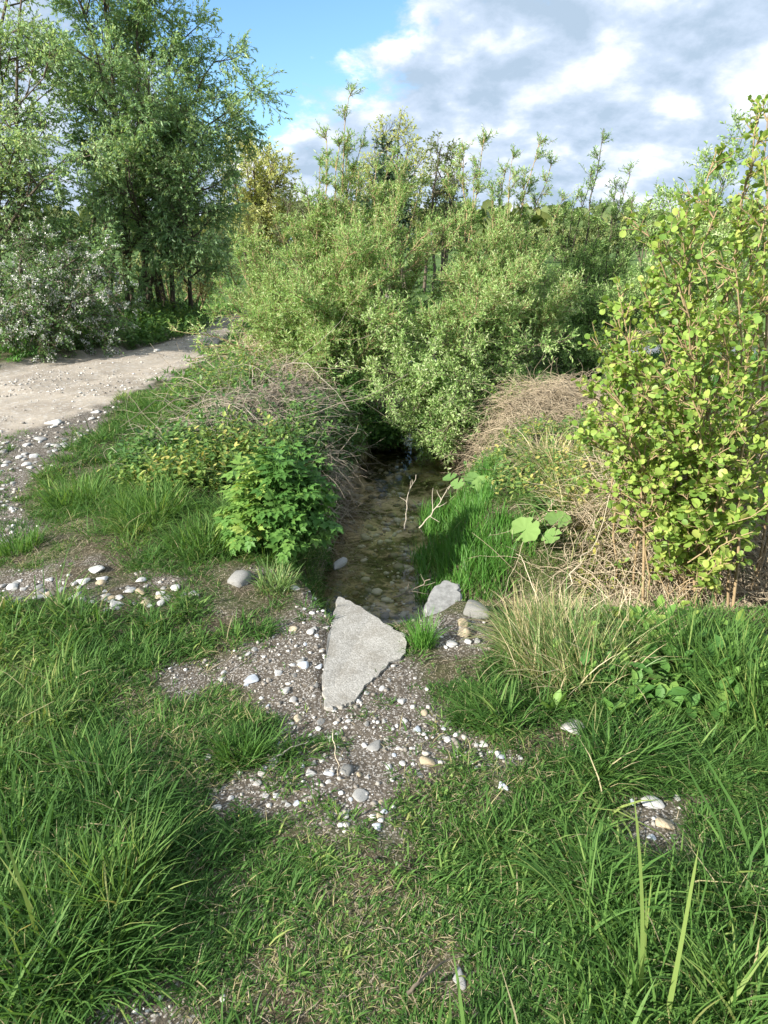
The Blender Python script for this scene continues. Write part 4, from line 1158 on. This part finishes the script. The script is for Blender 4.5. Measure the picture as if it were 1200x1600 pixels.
twig('fallen_stick', [at_z(316, 1052, .03), at_z(350, 1035, .03), at_z(384, 1010, .03)], .003, 'bent reddish stalk on the left rim of the bare patch', M_DRY, .4, 0, 'stick')
twig('fallen_stick', [at_y(305, 748, 5.0), at_y(335, 728, 5.1), at_y(372, 724, 5.2)], .007, 'reddish bowed stick above the leafy green herb', M_DRY, .55, 0, 'stick')
twig('fallen_stick', [at_y(420, 720, 5.2), at_y(455, 721, 5.3), at_y(482, 724, 5.4)], .006, 'grey straight stick behind the leafy green herb', M_TWIG, .7, 0, 'stick')

# ------------------------------------------------------------------ bushes and trees
def stems_from(specs, m=10):
    """specs: (base xyz, tip xyz, sag) -> (N,m,3)"""
    o = []
    for b, t, sag in specs:
        b = np.array(b, float); t = np.array(t, float)
        mid = b * .45 + t * .55 + np.array([0, 0, sag]) * np.linalg.norm(t - b)
        mid[:2] = b[:2] * .62 + t[:2] * .38
        o.append(curve(b, mid, t, m))
    P = np.array(o); P[:, 1:-1] += RNG.normal(size=P[:, 1:-1].shape) * .015
    return P
def woody(root, P, r0, r1, mat, name='stem', k=6, separate=False, tint=.5):
    N, m, _ = P.shape
    R = np.linspace(1, 0, m)[None] * (np.asarray(r0).reshape(-1, 1) - r1) + r1
    if separate:
        for i in range(N):
            a = Acc(); tubes(a, P[i:i + 1], R[i:i + 1] if len(R) > 1 else R, k, tint); part(name, a, mat, root, True)
    else:
        a = Acc(); tubes(a, P, np.broadcast_to(R, (N, m)), k, tint); part(name, a, mat, root, True)

def shrub(name, label, cat, base, tips, spread, mat, bark, n1, L1, n2, L2, nl, leaf, kind='lance_fold', r0=.018, tint=(.1, .9), lift=.04, group=None,
          width=1.0, droop=.0, tw_r=.0025, flat=.45, n_leader=4, sag=.12, tr1=(.18, 1), btint=.5, ang1=(25, 60), leaders=(), dup=0):
    """base point, list of tip points; stems fan from round the base"""
    root = empty(name, base, label, cat, group)
    specs = []
    tips = list(tips) + [np.array(t) + RNG.normal(size=3) * np.array([dup, dup, dup * .6]) for t in tips if dup]
    for t in tips:
        b = np.array(base, float) + np.array([RNG.normal() * spread, RNG.normal() * spread, 0])
        b = b + (np.array(t, float) - b) * np.array([.12, .12, 0])
        b[2] = float(height(b[0], b[1])) - .03
        specs.append((b, t, sag))
    for t in leaders:
        b = np.array(base, float) + np.array([RNG.normal() * spread, RNG.normal() * spread, 0]); b = b + (np.array(t, float) - b) * np.array([.45, .45, 0])
        b[2] = float(height(b[0], b[1])); specs.append((b, t, .04))
    Ls = np.array([1.0] * len(tips) + [.38] * len(leaders))
    P = stems_from(specs)
    big = np.linalg.norm(P[:, -1] - P[:, 0], axis=1)
    woody(root, P, r0 * np.clip(big / big.max(), .4, 1), tw_r * 1.3, bark, 'stem', 6, len(P) <= 30, btint)
    A, ta = grow(P, n1, tr1, L1, ang1, lift, .10, 7, Ls=Ls)
    B, tb = grow(A, n2, (.15, 1), L2, (25, 60), lift, .12, 5, Ls=np.repeat(Ls ** .6, n1))
    a = Acc()
    tubes(a, A, np.repeat(np.linspace(tw_r * 2, tw_r, 7)[None], len(A), 0), 4, btint)
    tubes(a, B, np.repeat(np.linspace(tw_r, tw_r * .6, 5)[None], len(B), 0), 3, btint)
    part('branches', a, bark, root)
    a = Acc()
    bt = np.repeat(RNG.normal(size=len(P)) * .07, n1 * n2) + RNG.normal(size=len(B)) * .06
    leaves_on(a, B, nl, kind, leaf, (.05, 1), (25, 65), tint, width, flat, droop, 0, bt, L2[1])
    leaves_on(a, A, max(2, nl // 2), kind, leaf, (.35, 1), (25, 60), tint, width, flat, droop, 0, None, L1[1])
    leaves_on(a, P, n_leader * 6, kind, leaf, (.6, 1), (20, 50), tint, width, flat, droop)
    print(name, 'leaves', len(B) * nl)
    part('foliage', a, mat, root)
    return root

# central willow thicket
tipsA = [at_y(px, py, Y) for px, py, Y in [
    (500, 330, 8.5), (565, 290, 8.7), (460, 420, 8.3), (430, 450, 8.0), (480, 380, 8.8), (600, 310, 8.8), (640, 300, 9.0), (620, 350, 8.2),
    (540, 370, 7.9), (580, 390, 7.7), (500, 430, 7.6), (440, 480, 7.7), (415, 440, 8.6), (400, 480, 8.2), (395, 470, 9.0), (550, 450, 7.4), (620, 430, 7.4), (660, 370, 8.1),
    (700, 350, 8.9), (690, 390, 8.5), (480, 490, 7.4), (600, 490, 7.1), (430, 520, 7.7), (470, 540, 7.4), (520, 530, 7.2), (560, 560, 7.3), (500, 560, 7.3)]]
leadA = [at_y(px, py, Y) for px, py, Y in [(545, 152, 8.6), (510, 205, 8.5), (500, 250, 8.3), (565, 225, 8.8), (530, 230, 8.4), (590, 250, 8.6), (480, 300, 8.4), (615, 235, 8.9), (640, 250, 8.7), (365, 385, 8.8), (400, 365, 8.7), (430, 350, 8.6), (455, 345, 8.4), (660, 285, 8.9), (345, 450, 8.8)]]
shrub('willow_bush', 'tallest grey green willow bush behind the stream, with a long leafy shoot topping it', 'bush', (-.75, 9.0, 0), tipsA, .3, M_WILLOW, M_TANBARK, 12, (.35, .85), 13, (.16, .40), 32, (.028, .048), btint=.5, width=.8, lift=.11, ang1=(18, 48), leaders=leadA, dup=.28, tr1=(.12, 1))
tipsB = [at_y(px, py + 35 * (py < 480), Y) for px, py, Y in [
    (750, 360, 8.4), (790, 350, 8.8), (815, 360, 8.6), (780, 400, 8.2), (830, 390, 8.6),
    (720, 410, 7.9), (760, 450, 7.8), (810, 460, 8.1), (700, 460, 7.5), (740, 500, 7.4), (790, 510, 7.6), (850, 450, 8.8), (670, 510, 7.2), (850, 500, 8.3), (870, 420, 9.2)]]
leadB = [at_y(px, py, Y) for px, py, Y in [(757, 207, 9.0), (722, 218, 9.2), (700, 265, 9.2), (740, 280, 8.8), (842, 225, 9.4), (862, 255, 9.4), (820, 275, 9.2), (790, 265, 9.0), (770, 300, 8.8), (880, 310, 9.4), (800, 250, 9.6)]]
shrub('willow_bush', 'willow bush right of the tallest one, with a row of thin separate shoots on top', 'bush', (1.25, 9.0, 0), tipsB, .25, M_WILLOW, M_TANBARK, 13, (.35, .85), 13, (.16, .40), 32, (.028, .048), btint=.5, width=.8, lift=.11, ang1=(18, 48), leaders=leadB, dup=.28, tr1=(.12, 1))
tipsC = [at_y(px, py + 35 * (py < 480), Y) for px, py, Y in [
    (920, 360, 10.2), (900, 390, 10), (960, 390, 10.4), (880, 420, 10), (1000, 400, 10.8), (930, 440, 9.6), (980, 450, 9.8), (890, 480, 9.3),
    (860, 520, 9.0), (950, 500, 9.2), (910, 540, 8.7), (1010, 480, 9.6), (980, 560, 9.0), (870, 570, 8.4), (930, 575, 8.6), (840, 560, 8.6), (1040, 430, 10.5)]]
leadC = [at_y(px, py, Y) for px, py, Y in [(943, 200, 10.2), (985, 272, 10.4), (925, 260, 10.2), (965, 280, 10.4), (900, 310, 10.2), (990, 310, 10.4), (945, 320, 10), (880, 340, 10), (1010, 330, 10.5)]]
shrub('willow_bush', 'loose willow bush with one high leaning shoot, between dry heap and round leaved bush', 'bush', (2.7, 10.2, 0), tipsC, .3, M_WILLOW, M_BARK, 11, (.35, .9), 12, (.16, .42), 28, (.03, .05), tint=(0, .8), width=.85, lift=.10, ang1=(18, 48), btint=.4, leaders=leadC, dup=.3, tr1=(.12, 1))
tipsD = [at_y(px, py, Y) for px, py, Y in [
    (560, 530, 7.6), (620, 550, 7.2), (660, 600, 6.8), (680, 640, 6.5), (700, 680, 6.5), (650, 660, 6.8), (735, 620, 6.6), (760, 600, 6.9), (620, 520, 7.0), (680, 560, 6.7), (650, 620, 6.7), (690, 610, 6.6), (740, 660, 6.5), (700, 650, 6.5),
    (720, 540, 6.9), (760, 530, 7.2), (670, 690, 6.7), (720, 650, 6.4), (580, 500, 7.6), (790, 570, 7.2)]]
shrub('willow_bush', 'low fresh willow bush hanging over the far end of the visible water', 'bush', (.75, 7.9, 0), tipsD, .22, M_WILLOW, M_BARK, 9, (.25, .55), 11, (.12, .30), 24, (.028, .046), tint=(.2, 1.0), lift=-.01, btint=.6, sag=.18, dup=.34)
tipsE = [at_y(px, py, Y) for px, py, Y in [(265, 515, 8.6), (300, 540, 8.3), (330, 550, 8.2), (360, 500, 9.0), (380, 520, 8.6), (290, 560, 8.0), (410, 540, 8.4)]]
shrub('willow_bush', 'low willow branches reaching left over the edge of the lane', 'bush', (-.9, 8.8, 0), tipsE, .15, M_WILLOW, M_TANBARK, 6, (.2, .45), 5, (.1, .22), 12, (.035, .055), tint=(.2, 1.0), lift=.03)
tipsF = [at_y(px, py, Y) for px, py, Y in [
    (1030, 305, 12.5), (1060, 300, 12), (1005, 330, 13), (1090, 290, 12), (1050, 350, 11.6), (1100, 350, 11.6), (1140, 250, 11.5), (1165, 200, 11.5), (1110, 240, 12), (1200, 280, 11.5), (1020, 420, 11.8), (1080, 430, 11.4), (1150, 400, 11), (1180, 330, 11), (1250, 300, 12), (1060, 490, 11), (1120, 500, 10.8)]]
shrub('willow_bush', 'bright willow bush seen behind the round leaved bush', 'bush', (4.8, 11.6, 0), tipsF, .35, M_WILLOW, M_BARK, 12, (.4, .9), 10, (.2, .45), 24, (.04, .065), width=1.2, tint=(.2, 1.0))

# round leaved bush at the right
ab = at_z(1110, 850, 0)
tipsG = [at_y(px, py, Y) for px, py, Y in [
    (1060, 330, 3.5), (1035, 370, 3.4), (1120, 235, 3.6), (1180, 200, 3.7), (1200, 180, 3.9), (1010, 360, 3.5), (965, 450, 3.5), (985, 500, 3.3), (935, 545, 3.5), (1000, 440, 3.6), (1060, 440, 3.3),
    (1120, 330, 3.4), (1160, 300, 3.8), (1195, 380, 3.2), (1150, 420, 3.2), (1090, 500, 3.1), (925, 650, 3.5), (950, 600, 3.4), (1000, 600, 3.2), (1060, 560, 3.1), (1130, 520, 3.1), (1180, 520, 3.0),
    (905, 610, 3.8), (915, 640, 3.5), (930, 690, 3.4), (945, 650, 3.2), (955, 560, 3.6), (975, 640, 3.5), (965, 520, 3.7), (1010, 560, 3.4), (980, 700, 3.2), (1040, 680, 3.1), (1100, 640, 3.0), (1170, 640, 3.0), (1230, 250, 3.7), (1260, 330, 3.4), (1290, 450, 3.3), (1250, 560, 3.1), (1300, 250, 4.0)]]
shrub('round_leaved_bush', 'tall bush with round yellow green leaves and tan stems at the right edge', 'bush', (ab[0] + .1, ab[1] + .15, 0), tipsG, .22, M_ALDER, M_TANBARK, 14, (.12, .38), 5, (.07, .16), 7, (.017, .040),
      'round', .011, (.10, .90), .05, None, 1.0, .05, .0022, .45, 2, .10, (.27, 1.0), .5, (20, 60))
tipsH = [at_y(px, py, Y) for px, py, Y in [(1040, 860, 3.3), (1075, 840, 3.3), (1110, 820, 3.2), (1150, 800, 3.2), (1180, 830, 3.1), (1060, 800, 3.4), (960, 790, 3.5), (1000, 740, 3.4), (1090, 760, 3.2), (1170, 740, 3.1), (1140, 880, 3.1), (1010, 800, 3.3), (1080, 790, 3.1), (1130, 760, 3.0), (1190, 700, 3.0), (1020, 850, 3.2), (1200, 790, 3.0), (1050, 740, 3.1), (1230, 750, 3)]]
shrub('round_leaved_shoot', 'low round leaved shoots springing from the dead stalks under the tall bush', 'bush', (ab[0] - .05, ab[1] + .05, 0), tipsH, .18, M_ALDER, M_TANBARK, 5, (.08, .2), 3, (.05, .1), 4, (.03, .055),
      'round', .006, (.2, .95), .05, None, 1.0, .05, .0018, .6, 2, .10, (.3, 1.0), .6)

# big willow tree at the left
def big_tree(name, label, base, stems, mat, bark, spread, n1, L1, n2, L2, n3, L3, nl, leaf, r0=.09, tint=(.05, .9), lift=-.03, kind='lance', cat='tree', group=None, width=1.2, btint=.35, tr1=(.25, 1)):
    root = empty(name, base, label, cat, group)
    specs = []
    for s in stems:
        b = np.array(base, float) + np.array([RNG.normal() * spread, RNG.normal() * spread * .6, 0]); b[2] = float(height(b[0], b[1])) - .05
        specs.append((b, s, .10))
    P = stems_from(specs, 12)
    woody(root, P, np.full(len(P), r0), r0 * .15, bark, 'trunk', 8, True, btint)
    A, _ = grow(P, n1, tr1, L1, (30, 65), .02, .10, 8)
    B, _ = grow(A, n2, (.2, 1), L2, (30, 60), lift * .5, .12, 6)
    D, _ = grow(B, n3, (.1, 1), L3, (25, 60), lift, .12, 5)
    a = Acc()
    tubes(a, A, np.repeat(np.linspace(r0 * .3, r0 * .1, 8)[None], len(A), 0), 5, btint)
    tubes(a, B, np.repeat(np.linspace(r0 * .1, r0 * .05, 6)[None], len(B), 0), 3, btint)
    tubes(a, D, np.repeat(np.linspace(r0 * .05, r0 * .03, 5)[None], len(D), 0), 3, btint)
    part('branches', a, bark, root)
    a = Acc()
    bt = np.repeat(RNG.normal(size=len(A)) * .08, n2 * n3) + RNG.normal(size=len(D)) * .05
    leaves_on(a, D, nl, kind, leaf, (.0, 1), (20, 60), tint, width, .35, .25, 0, bt, L3[1])
    print(name, 'leaves', len(D) * nl)
    part('crown', a, mat, root)
    return root
tl = [at_y(px, py, Y) for px, py, Y in [
    (60, -160, 14), (150, -220, 14.5), (220, -110, 14), (270, 20, 14.5), (335, 95, 14.5), (385, 150, 14.2), (330, 200, 13.6), (320, 290, 13.4), (240, 150, 13), (150, 80, 13),
    (300, 360, 13.6), (200, 280, 12.8), (250, 60, 15), (170, -20, 15.5)]]
big_tree('willow_tree', 'big dark green willow tree with drooping leaves across the lane', (-5.2, 15.0, 0), tl, M_BIGWILLOW, M_BARK, .7, 11, (.9, 1.9), 9, (.5, 1.0), 7, (.25, .5), 24, (.05, .085), .055)
tl = [at_y(px, py, Y) for px, py, Y in [
    (-30, -120, 13.5), (40, -60, 13), (-60, 60, 13), (20, 60, 12.6), (70, 120, 12.4), (-80, 180, 12.5), (30, 220, 12), (110, 240, 12), (-20, 300, 12), (80, -180, 13.5), (-150, 0, 13)]]
big_tree('willow_tree', 'paler open willow tree with bare dark limbs at the left edge', (-7.0, 13.0, 0), tl, M_BIGWILLOW, M_BARK, .6, 9, (.9, 1.8), 7, (.5, 1.0), 6, (.25, .5), 21, (.05, .085), .05, (.3, 1.0))
# undergrowth beneath the trees
tl = [at_y(px, py, Y) for px, py, Y in [(260, 370, 15.5), (300, 390, 15.5), (340, 380, 16), (360, 410, 16.5), (280, 430, 15), (215, 430, 14.5), (320, 440, 16), (370, 330, 17), (400, 360, 17.5), (240, 350, 16)]]
big_tree('undergrowth_shrub', 'brown twiggy shrub with few leaves under the big willow', (-4.4, 17, 0), tl, M_YELLOW, M_TANBARK, .7, 8, (.5, 1.0), 6, (.3, .6), 5, (.2, .4), 6, (.04, .07), .03, (.0, .8), .03, 'lance', 'bush')
tl = [at_y(px, py, Y) for px, py, Y in [(180, 380, 12.6), (190, 400, 12.6), (190, 360, 12.8), (150, 340, 13), (100, 320, 13), (50, 330, 12.8), (0, 330, 12.8)]]
big_tree('undergrowth_shrub', 'dark leafy shrub behind the white blossom bush', (-5.6, 13.0, 0), tl, M_BIGWILLOW, M_BARK, .9, 7, (.4, .8), 6, (.3, .5), 5, (.15, .3), 10, (.05, .08), .03, (.0, .6), .03, 'lance', 'bush')

# blossom shrub
def blossom():
    tips = [at_y(px, py, Y) for px, py, Y in [
        (10, 380, 10.6), (60, 370, 10.8), (110, 375, 11), (160, 395, 11), (195, 430, 11), (205, 480, 11), (190, 500, 10.8), (-40, 390, 10.5), (-80, 420, 10.3), (30, 430, 10), (90, 440, 10.2),
        (150, 460, 10.4), (40, 490, 9.8), (110, 510, 10.1), (170, 530, 10.5), (60, 540, 9.9), (0, 530, 9.7), (-60, 500, 9.7), (130, 420, 10.6)]]
    root = empty('blossom_shrub', (-5.5, 11.0, 0), 'broad dark shrub covered with white blossom spikes beside the lane', 'shrub')
    specs = []
    for t in tips:
        b = np.array([-5.5 + RNG.normal() * .5, 11.0 + RNG.normal() * .3, 0]); b[:2] = b[:2] * .8 + t[:2] * .2; b[2] = float(height(b[0], b[1]))
        specs.append((b, t, .35))
    P = stems_from(specs)
    woody(root, P, np.full(len(P), .014), .004, M_BARK, 'stem', 5, True, .5)
    A, _ = grow(P, 12, (.15, 1), (.4, .9), (30, 75), -.10, .1, 7)
    B, _ = grow(A, 8, (.1, 1), (.2, .4), (30, 60), -.03, .12, 5)
    a = Acc(); tubes(a, A, np.repeat(np.linspace(.006, .003, 7)[None], len(A), 0), 3, .6); tubes(a, B, np.repeat(np.linspace(.003, .002, 5)[None], len(B), 0), 3, .6)
    part('twigs', a, M_BARK, root)
    a = Acc(); leaves_on(a, B, 12, 'oval', (.025, .045), (.0, 1), (30, 80), (.0, .8), 1.0, .5, 0); part('foliage', a, M_SHRUB, root)
    k = RNG.random(len(B)) < .32
    a = Acc(); leaves_on(a, B[k], 26, 'oval', (.014, .026), (.25, 1), (40, 90), (0, 1), 1.6, .5, 0, .012); part('blossoms', a, M_PETAL, root)
blossom()

# far trees
def far_tree(name, label, px, Y, tops, mat, tint, n1=8, leaf=(.09, .15), nl=9, group=None, L1=(.7, 1.4), bark=M_BARK, lift=.05):
    b = at_y(px, 500, Y); b[2] = float(height(b[0], b[1]))
    tl = [at_y(x, y, Y + RNG.normal() * .5) for x, y in tops]
    return big_tree(name, label, b, tl, mat, bark, .5, n1, L1, 5, (.4, .8), 4, (.2, .45), nl, leaf, .06, tint, lift, 'lance', 'tree', group, 1.5, .5)
far_tree('young_tree', 'pale yellow spring tree right of the big willow', 400, 26, [(375, 215), (395, 235), (425, 245), (445, 260), (360, 250), (410, 290), (450, 310), (380, 330), (430, 350)], M_YELLOW, (.2, 1), 15, (.07, .12), 16)
far_tree('young_tree', 'grey green small tree between yellow tree and tallest willow bush', 465, 24, [(450, 310), (470, 325), (485, 320), (460, 360), (490, 380)], M_FAR, (0, .6), 7, (.08, .12), 8, None, (.4, .9))
far_tree('background_tree', 'yellow tipped tree rising behind the tallest willow bush', 610, 26, [(605, 195), (625, 190), (585, 225), (640, 220), (570, 260), (655, 250), (600, 290), (640, 300)], M_YELLOW, (.1, .9), 9, (.08, .13), 8)
far_tree('background_tree', 'rounded green tree behind the thin willow shoots', 690, 25, [(690, 225), (705, 245), (672, 240), (715, 275), (680, 290), (700, 320)], M_FAR, (0, .6), 8, (.08, .13), 9, None, (.5, 1.0))
far_tree('conifer_tree', 'narrow dark conifer in front of the yellow tipped tree', 602, 23, [(604, 235), (590, 275), (618, 270), (580, 320), (625, 320), (604, 270)], M_CONIF, (0, 1), 9, (.10, .15), 12, None, (.3, .6))
for i, (px, Y, t, lb) in enumerate([(520, 40, 330, 'distant tree low behind the left shoots of the thicket'), (800, 55, 352, 'distant tree on the meadow edge behind the thin shoots'),
                                    (870, 60, 358, 'distant round tree seen between two willow bushes'), (920, 62, 362, 'distant tree right of the distant round tree'), (1010, 50, 330, 'distant pale tree behind the right bushes'),
                                    (1120, 45, 320, 'distant tree hidden mostly by the round leaved bush')]):
    far_tree('distant_tree', lb, px, Y, [(px, t), (px - 25, t + 12), (px + 25, t + 10), (px - 45, t + 25), (px + 45, t + 25), (px, t + 25)], M_FAR, (.1, .7), 8, (.2, .32), 8, None, (1.0, 1.8), M_BARK, .02)
def treeline():
    n = 9000; x = U(-160, 160, n); y = U(120, 150, n); h = 3.5 + 4.5 * fbm(x * .06, x * 0, 3, 5)
    z = h * np.sqrt(RNG.random(n))
    a = Acc(); place(a, 'oval', np.stack([x, y, z], 1), rnd_unit(n), rnd_unit(n), U(1.2, 2.6, n), U(0, .7, n), 1.6)
    tag(link('far_wood', a.mesh('far_wood', M_FAR)), 'low far wood along the horizon', None, None, 'stuff')
treeline()
